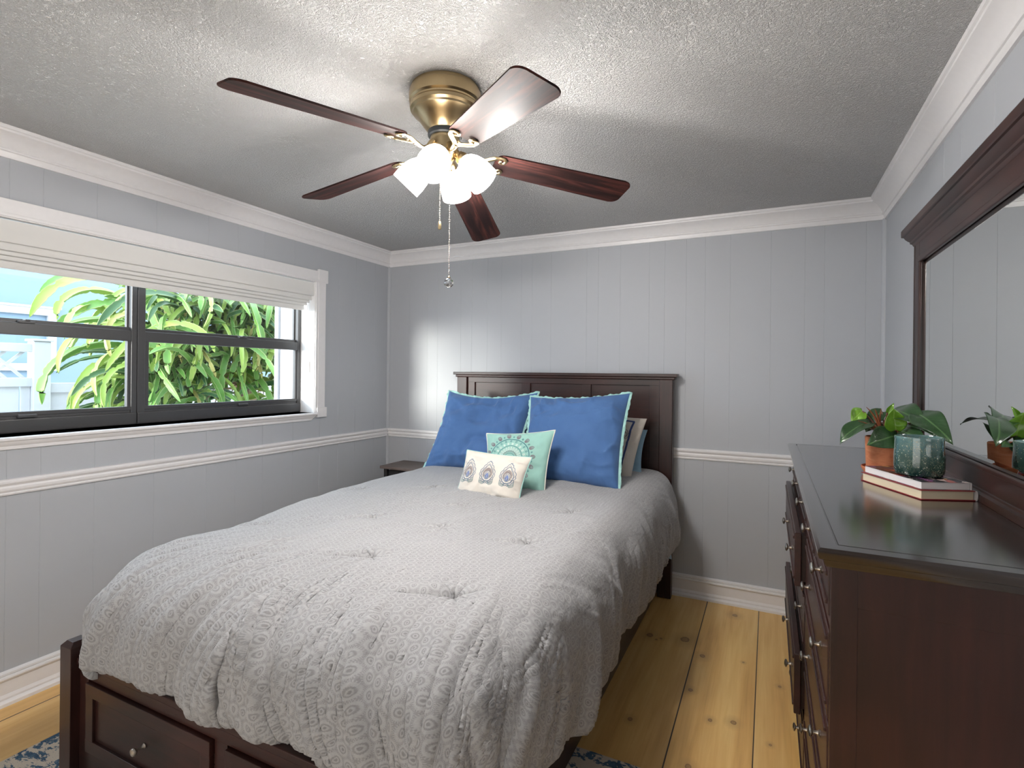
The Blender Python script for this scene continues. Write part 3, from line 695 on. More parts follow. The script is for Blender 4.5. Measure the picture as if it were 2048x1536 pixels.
TEAL = plain('teal_thread', (.04, .17, .20), .6); GREYT = plain('taupe_thread', (.17, .15, .17), .6); WHT = plain('pale_thread', (.66, .72, .66), .7)
MX, MY = -.028, .002
tl = [circ(.124, cx=MX, cy=MY), circ(.122, cx=MX, cy=MY), circ(.080, cx=MX, cy=MY), circ(.034, cx=MX, cy=MY)]
p3.ribbon([(c, .0014) for c in tl], .0014, TEAL, 'embroidery')
gp = []; wp_ = []; tp = []
for k in range(16):
    a = 2*PI*k/16+.1
    for w_, l_ in ((.010, .026), (.006, .020), (.002, .014)): gp.append((petal(MX+.130*math.cos(a), MY+.130*math.sin(a), a, l_, w_), .0018))
    a2 = a+PI/16; tp.append((petal(MX+.134*math.cos(a2), MY+.134*math.sin(a2), a2, .009, .003), .0016))
for k in range(22):
    a = 2*PI*k/22; wp_.append((petal(MX+.086*math.cos(a), MY+.086*math.sin(a), a, .012, .004), .0016)); tp.append((petal(MX+.104*math.cos(a+.14), MY+.104*math.sin(a+.14), a, .012, .004), .0014))
for k in range(26):
    a = 2*PI*k/26; wp_.append((petal(MX+.052*math.cos(a), MY+.052*math.sin(a), a, .020, .004), .0014)); gp.append((petal(MX+.042*math.cos(a), MY+.042*math.sin(a), a+.6, .010, .003), .0012))
p3.ribbon(gp, .0016, GREYT, 'embroidery'); p3.ribbon(wp_, .0016, WHT, 'embroidery'); p3.ribbon(tp, .0016, TEAL, 'embroidery')
# lumbar
p4 = Pillow('pillow', (-1.455, 2.345, .80), (-1.098, 2.355, .795), (-1.070, 2.45, 1.012), (-1.452, 2.455, 1.022), .10, CREAM, 'small cream lumbar pillow with three embroidered blue lotus motifs in front of the others', .06, 41, .6)
p4.piping(.0036, AQT, 'aqua piping')
BTH = plain('blue_thread', (.10, .17, .42), .6); GTH = plain('slate_thread', (.13, .18, .26), .6); BRT = plain('brown_thread', (.20, .13, .11), .7); TTH = plain('grey_teal_thread', (.20, .30, .31), .7)
def drop(cx, cy, w, h, n=40, sc=0, k=0):
    pts = []
    for i in range(n+1):
        t = 2*PI*i/n; r = 1+sc*abs(math.sin(k*t/2)) if sc else 1
        x = w*math.sin(t)*(1-.35*max(0, -math.cos(t)))*r; y = -h*math.cos(t) if math.cos(t) > 0 else h*(-math.cos(t))**1.0*1.25
        x *= (1-.45*max(0, -math.cos(t))**2); pts.append((cx+x, cy+y*r))
    return pts
sl = []; bl_ = []; br_ = []; tt = []
for mx in (-.128, -.008, .112):
    my = .0
    sl += [(drop(mx, my+.004, .042, .050, 80, .12, 16), .0016), (drop(mx, my-.002, .022, .028), .0010), (drop(mx, my, .032, .038, 80, .08, 14), .0016), (drop(mx, my+.002, .036, .042, 80, .08, 14), .0008), (drop(mx, my-.006, .015, .022), .0012), (drop(mx, my-.008, .011, .016), .0010)]
    bl_ += [(drop(mx, my-.012, .007, .012), .0022), (drop(mx, my-.012, .003, .006), .0014)]
    for k in range(22):
        a = PI*(-.18)+PI*1.36*k/21; c_, s_ = math.cos(a), math.sin(a); br_.append(([(mx+.017*c_, my-.003+.019*s_), (mx+.028*c_, my-.001+.033*s_)], .0014))
    for sx in (-1, 1):
        for q in range(4):
            o_ = .004*q; tt.append(([(mx+sx*(.004+o_*.4), my-.036-o_*.8), (mx+sx*(.018), my-.047-o_*.9), (mx+sx*(.034+o_*.3), my-.040-o_), (mx+sx*(.042+.0*o_), my-.028-o_*1.2)], .0009))
p4.ribbon(sl, .0012, GTH, 'embroidery'); p4.ribbon(bl_, .0012, BTH, 'embroidery'); p4.ribbon(br_, .0012, BRT, 'embroidery'); p4.ribbon(tt, .0012, TTH, 'embroidery')

# ================================================================ NIGHTSTAND
ns = thing('nightstand', (-2.45, 3.43, 0), 'small black nightstand with a grey-brown wooden top in the corner beside the bed', 'nightstand')
WGREY = wood_dark('weathered_grey_wood', 0, (.11, .085, .075), (.20, .16, .145), .5, .1); BLK = plain('black_painted_metal', (.018, .018, .02), .5)
under(ns, boxes('table_top', [(-2.725, -2.235, 3.27, 3.575, .683, .705, .004)], WGREY))
for x in (-2.70, -2.29):
    for y in (3.29, 3.53): under(ns, boxes('leg', [(x, x+.03, y, y+.03, .001, .684, .003)], BLK))
dr = under(ns, boxes('drawer', [(-2.66, -2.295, 3.30, 3.55, .53, .672, .003)], BLK)); kb = lathe_obj('drawer_knob', knob_prof(), BN, dr, 16, (0, -1, 0), (-2.48, 3.30, .60))
under(ns, boxes('shelf', [(-2.70, -2.26, 3.29, 3.56, .16, .18, .003)], WGREY))
#PART3
# ================================================================ DRESSER
DZ = 1.10
dr = thing('dresser', (.33, 2.105, 0), 'long dark espresso dresser with round nickel knobs along the right wall', 'dresser')
DU = lambda o: under(dr, o)
y0, y1 = 1.20, 3.01; xf = .115
def prism(name, loop, z, mat):
    pass
def top_slab():
    # ogee edged slab, mitred on the three visible sides; wall side straight
    prof = [(-.004, DZ-.040), (.0, DZ-.040), (.004, DZ-.034), (.006, DZ-.026), (.014, DZ-.022), (.017, DZ-.014), (.017, DZ-.006), (.012, DZ-.0005), (.0, DZ), (-.018, DZ), (-.0195, DZ-.0022), (-.021, DZ-.0022), (-.0225, DZ)]
    bx0, by0, by1, bx1 = xf-.008, y0+.017, y1-.017, .560
    V = []; n = len(prof)
    for (o, z) in prof: V += [(bx0-o, by0-o, z), (bx1, by0-o, z), (bx1, by1+o, z), (bx0-o, by1+o, z)]
    F = []
    for k in range(n-1):
        for i in range(4): F.append((k*4+i, k*4+(i+1) % 4, (k+1)*4+(i+1) % 4, (k+1)*4+i))
    F.append(tuple((n-1)*4+i for i in range(4))); F.append((3, 2, 1, 0))
    bm = bmesh.new(); vs = [bm.verts.new(v) for v in V]; [bm.faces.new([vs[i] for i in f]) for f in F]
    return frombm('dresser_top', bm, WTOP, None, 22)
DU(top_slab())
# body: side panels, back, base, stiles
DU(boxes('side_panel', [(xf, xf+.045, y0+.020, y0+.040, .05, DZ-.04, .001), (.50, .55, y0+.020, y0+.040, .05, DZ-.04, .001), (xf+.044, .51, y0+.0205, y0+.040, .985, DZ-.04, .001),
    (xf+.044, .51, y0+.0205, y0+.040, .05, .13, .001), (xf+.040, .52, y0+.0225, y0+.035, .1, 1.0, 0)], WZ, bev=.001))
DU(boxes('side_panel', [(xf, .55, y1-.04, y1-.02, .05, DZ-.04, .001)], WZ))
DU(boxes('carcass', [(xf+.01, .55, y0+.03, y1-.03, .06, DZ-.05, 0), (xf+.001, xf+.02, y0+.021, y0+.045, .05, DZ-.04, .001), (xf+.001, xf+.02, y1-.045, y1-.021, .05, DZ-.04, .001),
    (xf+.001, xf+.02, 1.945, 1.985, .05, .94, .001), (xf+.001, xf+.02, y0+.03, y1-.03, .05, .085, .001), (xf+.001, xf+.02, y0+.03, y1-.03, .924, .944, .001)], WY, bev=0))
for yy in (y0+.03, y1-.10):
    DU(boxes('foot', [(xf+.004, xf+.06, yy, yy+.06, .001, .055, .004)], WZ)); DU(boxes('foot', [(.49, .545, yy, yy+.06, .001, .055, .004)], WZ))
def ddrawer(ya, yb, za, zb, pull=0, knobs=(), first=False):
    x = xf-pull; m_ = .020
    bx = [(x-.002, x+.018, ya, yb, za, zb, .0025), (x-.0065, x, ya+m_, yb-m_, zb-m_-.006, zb-m_+.004, .002), (x-.0065, x, ya+m_, yb-m_, za+m_-.004, za+m_+.006, .002)]
    if pull: bx.append((x+.018, x+.10, ya+.02, yb-.02, za+.01, zb-.012, 0))
    d = DU(boxes('drawer', bx, WY))
    for ky in knobs:
        k = lathe_obj('drawer_knob', [(r*1.05, h*.92) for r, h in knob_prof(1.0)], BN, d, 24, (-1, 0, 0), (x-.002, ky, (za+zb)/2)); k['label'] = 'round brushed nickel knob'
w = (y1-y0-.09)/5
for k in range(5):
    a = y0+.045+w*k; ddrawer(a+.006, a+w-.006, .950, 1.050, 0, (1.385+.355*k,))
for i, (za, zb) in enumerate(((.742, .918), (.530, .728), (.320, .518), (.095, .306))):
    ddrawer(y0+.050, 1.940, za, zb, 0, (1.385, 1.745) if i < 3 else (1.385, 1.745))
    ddrawer(1.99, y1-.05, za, zb, (.030, 0, .028, 0)[i], (2.12, 2.50))

# ================================================================ MIRROR
mr = thing('dresser_mirror', (.55, 1.9, DZ), 'large framed mirror with a dark cornice standing on the dresser against the wall', 'mirror')
MU = lambda o: under(mr, o)
my0, my1, xm = 1.34, 2.664, .530
MU(boxes('mirror_stile', [(xm, xm+.043, my1-.088, my1, DZ+.02, 1.975, .003), (xm-.004, xm+.008, my1-.096, my1-.070, 1.19, 1.90, .004), (xm-.0025, xm+.008, my1-.02, my1-.004, DZ+.02, 1.975, .003)], WZ))
MU(boxes('mirror_stile', [(xm, xm+.043, my0, my0+.088, DZ+.02, 1.975, .003), (xm-.004, xm+.008, my0+.070, my0+.096, 1.19, 1.90, .004)], WZ))
MU(boxes('mirror_rail', [(xm+.0004, xm+.043, my0+.001, my1-.001, 1.908, 1.978, .002), (xm-.005, xm+.010, my0+.072, my1-.072, 1.892, 1.914, .004)], WY))
MU(boxes('mirror_rail', [(xm+.0004, xm+.043, my0+.001, my1-.001, 1.12, 1.184, .002), (xm-.005, xm+.010, my0+.072, my1-.072, 1.182, 1.198, .004)], WY))
def mould(name, prof, ya, yb, xref, mat):
    V = []; n = len(prof)
    for (d, z) in prof: V += [(xref-d, ya-d*1.0, z), (xref-d, yb+d*1.0, z)]
    F = [(2*i, 2*i+1, 2*i+3, 2*i+2) for i in range(n-1)]
    k = len(V)
    for (d, z) in prof: V += [(xm+.046, ya-d, z), (xm+.046, yb+d, z)]
    F += [(k+2*i, k+2*i+2, k+2*i+3, k+2*i+1) for i in range(n-1)]
    for s_ in (0, 1): F += [(2*i+s_, 2*i+2+s_, k+2*i+2+s_, k+2*i+s_) for i in range(n-1)]
    F += [(0, 1, k+1, k), (2*n-2, k+2*n-2, k+2*n-1, 2*n-1)]
    bm = bmesh.new(); vs = [bm.verts.new(v) for v in V]; [bm.faces.new([vs[i] for i in f]) for f in F]
    return frombm(name, bm, mat, None, 25)
MU(mould('cornice', [(.0, 1.970), (.003, 1.973), (.006, 1.981), (.012, 1.985), (.013, 1.993), (.018, 1.997), (.026, 2.007), (.030, 2.016), (.036, 2.018), (.038, 2.022), (.038, 2.044), (.036, 2.048), (0, 2.048)], my0, my1, xm, WY))
MU(mould('base_moulding', [(.012, DZ+.0005), (.012, DZ+.010), (.011, DZ+.016), (.010, DZ+.019), (.004, DZ+.025), (.003, DZ+.030), (0, DZ+.032)], my0-.01, my1+.01, xm, WY))
MMIR, nt, b = newmat('mirror_silver'); b.inputs['Base Color'].default_value = (.86, .88, .87, 1); b.inputs['Metallic'].default_value = 1; b.inputs['Roughness'].default_value = 0.0
ga, gb, gz0, gz1, bw, xg = my0+.090, my1-.090, 1.194, 1.898, .024, xm+.012
V = [(xg, ga, gz0), (xg, gb, gz0), (xg, gb, gz1), (xg, ga, gz1), (xg-.003, ga+bw, gz0+bw), (xg-.003, gb-bw, gz0+bw), (xg-.003, gb-bw, gz1-bw), (xg-.003, ga+bw, gz1-bw), (xg+.006, ga, gz0), (xg+.006, gb, gz0), (xg+.006, gb, gz1), (xg+.006, ga, gz1)]
F = [(4, 5, 6, 7), (0, 1, 5, 4), (1, 2, 6, 5), (2, 3, 7, 6), (3, 0, 4, 7), (11, 10, 9, 8), (0, 8, 9, 1), (1, 9, 10, 2), (2, 10, 11, 3), (3, 11, 8, 0)]
bm = bmesh.new(); vs = [bm.verts.new(v) for v in V]; [bm.faces.new([vs[i] for i in f]) for f in F]
MU(frombm('mirror_glass', bm, MMIR))

# ================================================================ BOOKS, JAR, POT
A_, B_, C_ = Vector((.276, 2.046, 0)), Vector((.380, 1.801, 0)), Vector((.530, 1.866, 0))
ex = (A_-B_).normalized(); ey = Vector((-ex.y, ex.x, 0)); ey = -ey if ey.dot(C_-B_) < 0 else ey
LEN, WID = (A_-B_).length, .143
def book(name, org, z0, l, w, h, cov, mcover, mpage, label, spine_round=True, rot=0, cov_ov=.003):
    th = thing(name, (org.x, org.y, z0), label, 'book'); ang = math.atan2(ex.y, ex.x)+rot; th.rotation_euler = (0, 0, ang)
    # local: x along fore edge (A-B), -y/+y width ; ey in local
    s_ = 1 if (Vector((-ex.y, ex.x, 0)).dot(ey) > 0) else -1
    def bxs(nm, lst, mat, bev=.0006):
        o = boxes(nm, [(a, b_, min(c*s_, d*s_), max(c*s_, d*s_), e_, f_) for (a, b_, c, d, e_, f_) in lst], mat, bev=bev); o.parent = th; return o
    bxs('pages', [(.002, l-.002, .002, w-.004, cov, h-cov)], mpage, 0)
    bxs('cover', [(-cov_ov, l+cov_ov, -cov_ov*.6, w, 0, cov), (-cov_ov, l+cov_ov, -cov_ov*.6, w, h-cov, h)], mcover[0], min(.0006, cov*.3))
    n = 10; V = []
    for xx in (-cov_ov, l+cov_ov):
        for q in range(n+1):
            a = -PI/2+PI*q/n; V.append((xx, s_*(w-.001+(.006 if spine_round else .0016)*max(0, math.cos(a))**.5), h/2+h/2*math.sin(a)))
        for q in range(n, -1, -1):
            a = -PI/2+PI*q/n; V.append((xx, s_*(w-.0025+(.005 if spine_round else .001)*max(0, math.cos(a))**.5), h/2+(h/2-cov*.8)*math.sin(a)))
    m_ = 2*(n+1); F = [(i, (i+1) % m_, m_+(i+1) % m_, m_+i) for i in range(m_)] + [tuple(range(m_)), tuple(range(m_, 2*m_))[::-1]]
    o = mesh('spine', V, F, mcover[1], None, 40); o.parent = th
    return th
def mat_pages(name, c):
    m, nt, b = newmat(name); g = G(nt); v = g.coord('Object'); n = g.noise(g.mapping(v, (1, 1, 60)), 14, 2)
    g.link(g.mix(n, tuple(x*.86 for x in c), c), b.inputs['Base Color']); b.inputs['Roughness'].default_value = .9; g.link(g.bump(n, .3, .0005), b.inputs['Normal']); return m
def mat_magcover():
    m, nt, b = newmat('colour_collage_cover'); g = G(nt); v = g.coord('Object')
    vo = g.voro(g.mapping(v, (1, 1.8, 1), rot=(0, 0, .5)), 34); 
    c = g.ramp(g.sep(vo[1])[0], [(0, (.03, .025, .03)), (.28, (.03, .03, .035)), (.30, (.35, .06, .04)), (.45, (.45, .10, .06)), (.47, (.55, .45, .42)), (.6, (.05, .05, .06)), (.78, (.45, .25, .07)), (.82, (.20, .08, .20)), (1, (.12, .12, .14))], 'CONSTANT')
    g.link(c, b.inputs['Base Color']); b.inputs['Roughness'].default_value = .25; return m
RED = plain('crimson_board', (.22, .015, .02), .5); JKT = plain('white_dust_jacket', (.74, .70, .70), .35)
PG1 = mat_pages('cream_pages', (.70, .60, .44)); PG2 = mat_pages('white_pages', (.74, .72, .73))
book('book', B_, DZ+.0005, LEN, WID, .0275, .0024, (RED, JKT), PG1, 'hardcover book with cream pages and crimson boards, lower of the two on the dresser', True, 0, .003)
bo2 = book('book', B_+ex*.006+ey*.004, DZ+.0285, LEN-.004, .132, .0200, .0005, (mat_magcover(), JKT), PG2, 'paperback with white page edges and a multicoloured cover, upper of the two books', False, -.015, .0004)
# jar
def mat_jar():
    m, nt, b = newmat('speckled_sea_glass'); g = G(nt); v = g.coord('Object'); x, y, z = g.sep(v)
    n1 = g.noise(v, 22, 3); vo = g.voro(v, 300); vo2 = g.voro(v, 130)
    base_ = g.ramp(g.m('ADD', g.m('MULTIPLY', z, 6.0), g.m('MULTIPLY', n1, .55)), [(.25, (.010, .040, .034)), (.55, (.040, .085, .070)), (.85, (.075, .16, .16)), (1.0, (.14, .26, .26))])
    sp = g.m('LESS_THAN', vo[0], .34); sp2 = g.m('LESS_THAN', vo2[0], .20)
    c = g.mix(g.m('MULTIPLY', sp, g.ramp(n1, [(.4, (0,)*3), (.62, (1,)*3)])), base_, (.22, .25, .17)); c = g.mix(g.m('MULTIPLY', sp2, .8), c, (.42, .44, .34))
    g.link(c, b.inputs['Base Color']); b.inputs['Roughness'].default_value = .12; b.inputs['Transmission Weight'].default_value = .12; b.inputs['IOR'].default_value = 1.4; b.inputs['Coat Weight'].default_value = 1; b.inputs['Coat Roughness'].default_value = .05
    g.link(g.bump(n1, .35, .006), b.inputs['Normal']); return m
jz = DZ+.0488
jr = thing('candle_jar', (.402, 1.935, jz), 'speckled sea-green glass candle jar standing on the two books', 'candle jar')
pj = [(0, .0), (.050, .0), (.057, .003), (.0605, .012), (.062, .03), (.0618, .06), (.060, .085), (.0595, .104), (.0605, .110), (.0598, .1135), (.0578, .1138), (.0562, .110), (.0555, .09), (.0562, .03), (.052, .016), (0, .014)]
jo = lathe_obj('glass_body', pj, mat_jar(), None, 48); jo.parent = jr
jw = lathe_obj('candle_wax', [(0, .0145), (.0515, .0165), (.0552, .030), (.0545, .060), (.052, .061), (0, .0605)], plain('dusky_wax', (.30, .36, .30), .6), None, 40); jw.parent = jr
# pot
TC = (.50, .175, .075)
def mat_terra():
    m, nt, b = newmat('terracotta'); g = G(nt); v = g.coord('Object'); n = g.noise(g.mapping(v, (1, 1, 2.2)), 16, 4, .6, 1)
    g.link(g.ramp(n, [(.3, (.42, .125, .055)), (.55, (.53, .19, .085)), (.75, (.60, .26, .14))]), b.inputs['Base Color']); b.inputs['Roughness'].default_value = .85
    g.link(g.bump(g.noise(v, 120, 3), .1, .001), b.inputs['Normal']); return m
TER = mat_terra()
PX, PY = .372, 2.215
pt = thing('potted_philodendron', (PX, PY, DZ), 'green leafy plant with reddish stems in a terracotta pot and saucer on the dresser', 'potted plant')
def PT(o): o.parent = pt; return o
PT(lathe_obj('saucer', [(0, .001), (.060, .001), (.068, .004), (.0765, .020), (.0765, .026), (.0745, .0265), (.0725, .024), (.066, .009), (0, .007)], TER, None, 56))
PT(lathe_obj('pot', [(0, .0075), (.060, .0075), (.0615, .010), (.0655, .125), (.0655, .128), (.0635, .130), (.0615, .128), (.060, .113), (0, .112)], TER, None, 56))
SOIL = plain('potting_soil', (.035, .022, .015), 1, bumpscale=80, bs=.8)
PT(lathe_obj('soil', [(0, .116), (.03, .118), (.0598, .1145)], SOIL, None, 40))
def mat_leaf(name, c1, c2, vein, rough=.3):
    m, nt, b = newmat(name); g = G(nt); uv = g.coord('UV'); u, v, _ = g.sep(uv)
    av = g.m('ABSOLUTE', v)
    mid = g.ramp(av, [(0, (1,)*3), (.035, (.8,)*3), (.07, (0,)*3)])
    lat = g.m('SINE', g.m('MULTIPLY', g.m('SUBTRACT', u, g.m('MULTIPLY', av, .35)), 60)); lat = g.ramp(lat, [(.93, (0,)*3), (1, (.3,)*3)])
    n = g.noise(uv, 7, 3); c = g.mix(n, c1, c2); c = g.mix(g.m('MAXIMUM', g.m('MULTIPLY', mid, .7), g.m('MULTIPLY', lat, .5)), c, vein)
    g.link(c, b.inputs['Base Color']); b.inputs['Roughness'].default_value = rough; b.inputs['Coat Weight'].default_value = .25
    g.link(g.bump(g.m('SUBTRACT', 1.0, g.m('MAXIMUM', mid, lat)), .25, .002), b.inputs['Normal']); return m
LFD = mat_leaf('dark_green_leaf', (.012, .042, .014), (.030, .080, .026), (.10, .20, .07)); LFY = mat_leaf('fresh_green_leaf', (.11, .27, .015), (.16, .34, .03), (.25, .42, .08), .2)
STEM = plain('reddish_stem', (.16, .060, .030), .4)
def leaf(base, tip, width, mat, nrm=(0, 0, 1), arch=.25, cup=.25, stem_from=None, fold=0, name='leaf'):
    base, tip = Vector(base), Vector(tip); ax = tip-base; ln = ax.length; t = ax.normalized(); nrm = Vector(nrm)
    side = t.cross(nrm).normalized(); up_ = side.cross(t).normalized(); nu, nv = 26, 15; V = []; UV = []
    for i in range(nu):
        s_ = i/(nu-1); w = width*.5*(math.sin(PI*min(1, s_**.62))**.85)*(1-.15*s_) if 0 < s_ < 1 else 0
        if s_ > .86: w *= 1.0-.0*(s_-.86)
        if s_ == 1: w = .0003
        lobe = .0
        for j in range(nv):
            q = -1+2*j/(nv-1); back = -.10*ln*max(0, (1-s_*6))*abs(q)**.8 if s_ < .17 else 0
            p = base + t*(ln*s_+back) + side*(q*max(w, .0004 if s_ else width*.18)) + up_*(arch*ln*(math.sin(PI*s_*.9)) + cup*w*(q*q) + .03*width*math.sin(s_*9+q*2))
            V.append(p); UV.append((s_, q*max(.2, w/(width*.5))))
    o = mesh(name, V, grid_faces(nu, nv), mat, None, 180, uv=UV); o.parent = pt; md = o.modifiers.new('t', 'SOLIDIFY'); md.thickness = .0006
    if stem_from:
        a = Vector(stem_from); b_ = base; mid_ = (a+b_)/2+Vector((0, 0, .012)); P = [a*(1-k/8)**2+mid_*(2*(k/8)*(1-k/8))+b_*(k/8)**2 for k in range(9)]
        Vv, F = tube_vf(P, [.0036-.0014*k/8 for k in range(9)], 8); o2_ = mesh('leaf_stem', Vv, F, STEM, None, 60); o2_.parent = pt
    return o
# local frame of the plant: rx = rightwards in the photo, fx = away from camera
rx = Vector((.9, .436, 0)).normalized(); fx = Vector((-.436, .9, 0))
def L3(r_, f_, z): return rx*r_+fx*f_+Vector((0, 0, z))
so = L3(-.005, 0, .120); so2 = L3(.030, .0, .120)
vw = -fx
leaf(L3(-.066, -.005, .177), L3(-.168, -.01, .098), .080, LFD, (0, 0, 1)+vw*.0 if False else Vector((-.3, -.5, .8)), .20, .15, so)
leaf(L3(-.040, .03, .155), L3(-.118, .05, .122), .062, LFD, Vector((-.2, -.3, .9)), .22, .2, so)
leaf(L3(-.006, -.050, .140), L3(-.112, -.060, .106), .098, LFD, Vector((-.15, -.95, .45)), .10, .12, so)
leaf(L3(-.055, .05, .215), L3(-.092, .055, .178), .055, LFY, Vector((.2, -.8, .5)), .1, .3, so)
leaf(L3(.000, .03, .215), L3(-.045, .05, .168), .055, LFD, Vector((.1, -.8, .5)), .1, .2, so)
leaf(L3(-.012, -.055, .160), L3(-.030, -.070, .232), .070, LFY, Vector((.15, -1, .1)), -.05, .25, so2)
leaf(L3(-.008, -.01, .215), L3(.006, -.02, .248), .018, LFY, Vector((0, -1, .2)), .1, .8, so2)
leaf((.023, .050, .215), (.094, -.135, .160), .094, LFD, Vector((-.45, -.35, .85)), .16, .18, so2)
leaf((.070, -.070, .214), (.122, -.238, .134), .088, LFD, Vector((-.40, -.35, .85)), .14, .15, so2)
leaf((.035, .012, .152), (.083, -.150, .130), .088, LFD, Vector((-.6, -.6, .5)), .10, .15, so2)
leaf((.055, -.02, .178), (.100, -.150, .150), .070, LFD, Vector((-.2, -.3, .9)), .12, .15, so2)
leaf(L3(.020, .06, .175), L3(.010, .13, .13), .085, LFD, Vector((.2, .5, .8)), .2, .15, so2)
leaf(L3(-.01, .05, .17), L3(-.02, .15, .12), .085, LFD, Vector((0, .5, .8)), .2, .15, so)
leaf((.03, .03, .19), (.11, .10, .17), .07, LFD, Vector((.2, .2, .9)), .2, .15, so2)
V = []; F = []
for (a, b_) in ((L3(-.02, 0, .14), L3(-.052, -.01, .226)), (L3(-.02, 0, .14), L3(-.108, -.01, .185)), (L3(-.018, 0, .13), L3(-.005, -.01, .232)), (L3(-.03, 0, .17), L3(-.075, .0, .232)), (L3(-.03, .0, .165), L3(-.030, -.01, .228)), (L3(-.028, 0, .16), L3(-.042, .0, .222)), (L3(.04, -.01, .12), L3(-.008, -.02, .205))):
    P = [a.lerp(b_, k/8)+Vector((0, 0, .008*math.sin(PI*k/8))) for k in range(9)]; tube_vf(P, [.0042*(1-k/8.6)+.0006 for k in range(9)], 7, V=V, F=F)
PT(mesh('new_shoots', V, F, plain('rusty_shoot', (.22, .065, .025), .4), None, 60))

# ================================================================ CEILING FAN
FC = Vector((-1.040, 1.580, ZC))
BRASS = plain('antique_brass', (.43, .335, .195), .28, 1.0); m_ = BRASS
fan = thing('ceiling_fan', tuple(FC), 'antique brass ceiling fan with five dark wooden blades and four lit frosted glass lamps', 'ceiling fan')
def FU(o): o.parent = fan; return o
hs = [(.0, 0), (.118, 0), (.121, -.003), (.121, -.012), (.127, -.016), (.129, -.030), (.128, -.052), (.122, -.058), (.122, -.064), (.126, -.070), (.124, -.080), (.116, -.086), (.114, -.092), (.106, -.098), (.093, -.112), (.080, -.130), (.066, -.146), (.056, -.154), (.0, -.154)]
FU(lathe_obj('motor_housing', [(r_*.985, h_*1.02) for r_, h_ in hs], BRASS, None, 72, smooth=28))
FU(lathe_obj('motor_ring', [(.0, -.150), (.058, -.150), (.060, -.156), (.060, -.170), (.056, -.174), (0, -.174)], plain('black_vent_ring', (.02, .025, .028), .4), None, 48))
FU(lathe_obj('switch_housing', [(.0, -.172), (.050, -.172), (.052, -.178), (.050, -.190), (.046, -.215), (.044, -.228), (.047, -.236), (.041, -.246), (.030, -.262), (.022, -.285), (.016, -.298), (.010, -.304), (0, -.305)], BRASS, None, 48, smooth=40))
def mat_blade():
    m, nt, b = newmat('rosewood_blade'); g = G(nt); v = g.coord('Object')
    n = g.noise(g.mapping(v, (.06, 1, 1)), 38, 5, .65, .9); n2 = g.noise(g.mapping(v, (.2, 1, 1)), 9, 2)
    f = g.m('ADD', g.m('MULTIPLY', n, .7), g.m('MULTIPLY', n2, .3))
    g.link(g.ramp(f, [(.36, (.006, .0035, .0035)), (.5, (.020, .0075, .0065)), (.62, (.075, .022, .017)), (.72, (.022, .008, .007))]), b.inputs['Base Color']); b.inputs['Roughness'].default_value = .58; b.inputs['Specular IOR Level'].default_value = .16; b.inputs['Coat Weight'].default_value = .0; b.inputs['Coat Roughness'].default_value = .4
    return m
BLD = mat_blade(); BEDGE = BLD
def blade_mesh():
    r0, r1, n = .175, .70, 10; pts = []
    w0, w1 = .056, .071
    def arc(cx, cy, r, a0, a1, k): return [(cx+r*math.cos(a0+(a1-a0)*i/k), cy+r*math.sin(a0+(a1-a0)*i/k)) for i in range(k+1)]
    c = .034; pts += arc(r1-c, w1-c, c, 0, PI/2, 8)[::1]
    pts = arc(r1-c-.004, -w1+c, c, -PI/2, -.12, 8) + arc(r1-c-.004, w1-c, c, .12, PI/2, 8) + arc(r0+.03, w0-.03, .03, PI/2, PI*.93, 6) + arc(r0+.03, -w0+.03, .03, PI*1.07, PI*1.5, 6)
    bm = bmesh.new(); lo = [bm.verts.new((x, y, -.003)) for x, y in pts]; hi = [bm.verts.new((x, y, .003)) for x, y in pts]; k = len(pts)
    bm.faces.new(hi); bm.faces.new(lo[::-1])
    for i in range(k): bm.faces.new((lo[i], lo[(i+1) % k], hi[(i+1) % k], hi[i]))
    bmesh.ops.bevel(bm, geom=[e for e in bm.edges if abs(e.verts[0].co.z-e.verts[1].co.z) < 1e-6], offset=.0012, segments=2, affect='EDGES')
    return bm
tmp = frombm('fan_blade', blade_mesh(), BLD, None, 30); blade_me = tmp.data; bpy.data.objects.remove(tmp)
def iron_vf():
    V = []; F = []
    for s_ in (-1, 1):
        P = []
        for k in range(13):
            t = k/12; P.append((.118+.075*t, s_*(.004+.042*math.sin(t*PI/2)**1.5), -.010+.004*t))
        cx, cy = .193+.004, s_*(.046-.016); 
        for k in range(1, 20):
            a = PI/2-.0-k*.30; r_ = .016*(1-k/26); P.append((cx+r_*math.cos(a)*1.0, cy+s_*r_*math.sin(a), -.007-.0002*k))
        tube_vf(P, [.0095 if k < 10 else .0078-.0001*k for k in range(len(P))], 8, .6, V=V, F=F)
    P = [(.052, 0, .012), (.060, 0, .004), (.070, 0, -.010), (.085, 0, -.018), (.100, 0, -.017), (.112, 0, -.012), (.124, 0, -.010)]
    # splines
    Q = []
    for i in range(len(P)-1):
        for k in range(4): Q.append(tuple(P[i][c]*(1-k/4)+P[i+1][c]*k/4 for c in range(3)))
    Q.append(P[-1]); tube_vf(Q, [.0125-.003*math.sin(PI*k/len(Q)) for k in range(len(Q))], 10, .6, V=V, F=F)
    for (x, y) in ((.150, 0), (.19, .03), (.19, -.03)):
        v, f = lathe([(0, -.004), (.005, -.003), (.006, 0)], 10, origin=(x, y, -.008)); k = len(V); V += v; F += [tuple(i+k for i in q) for q in f]
    return V, F
V, F = iron_vf(); tmp = mesh('blade_iron', V, F, BRASS, None, 60); iron_me = tmp.data; bpy.data.objects.remove(tmp)
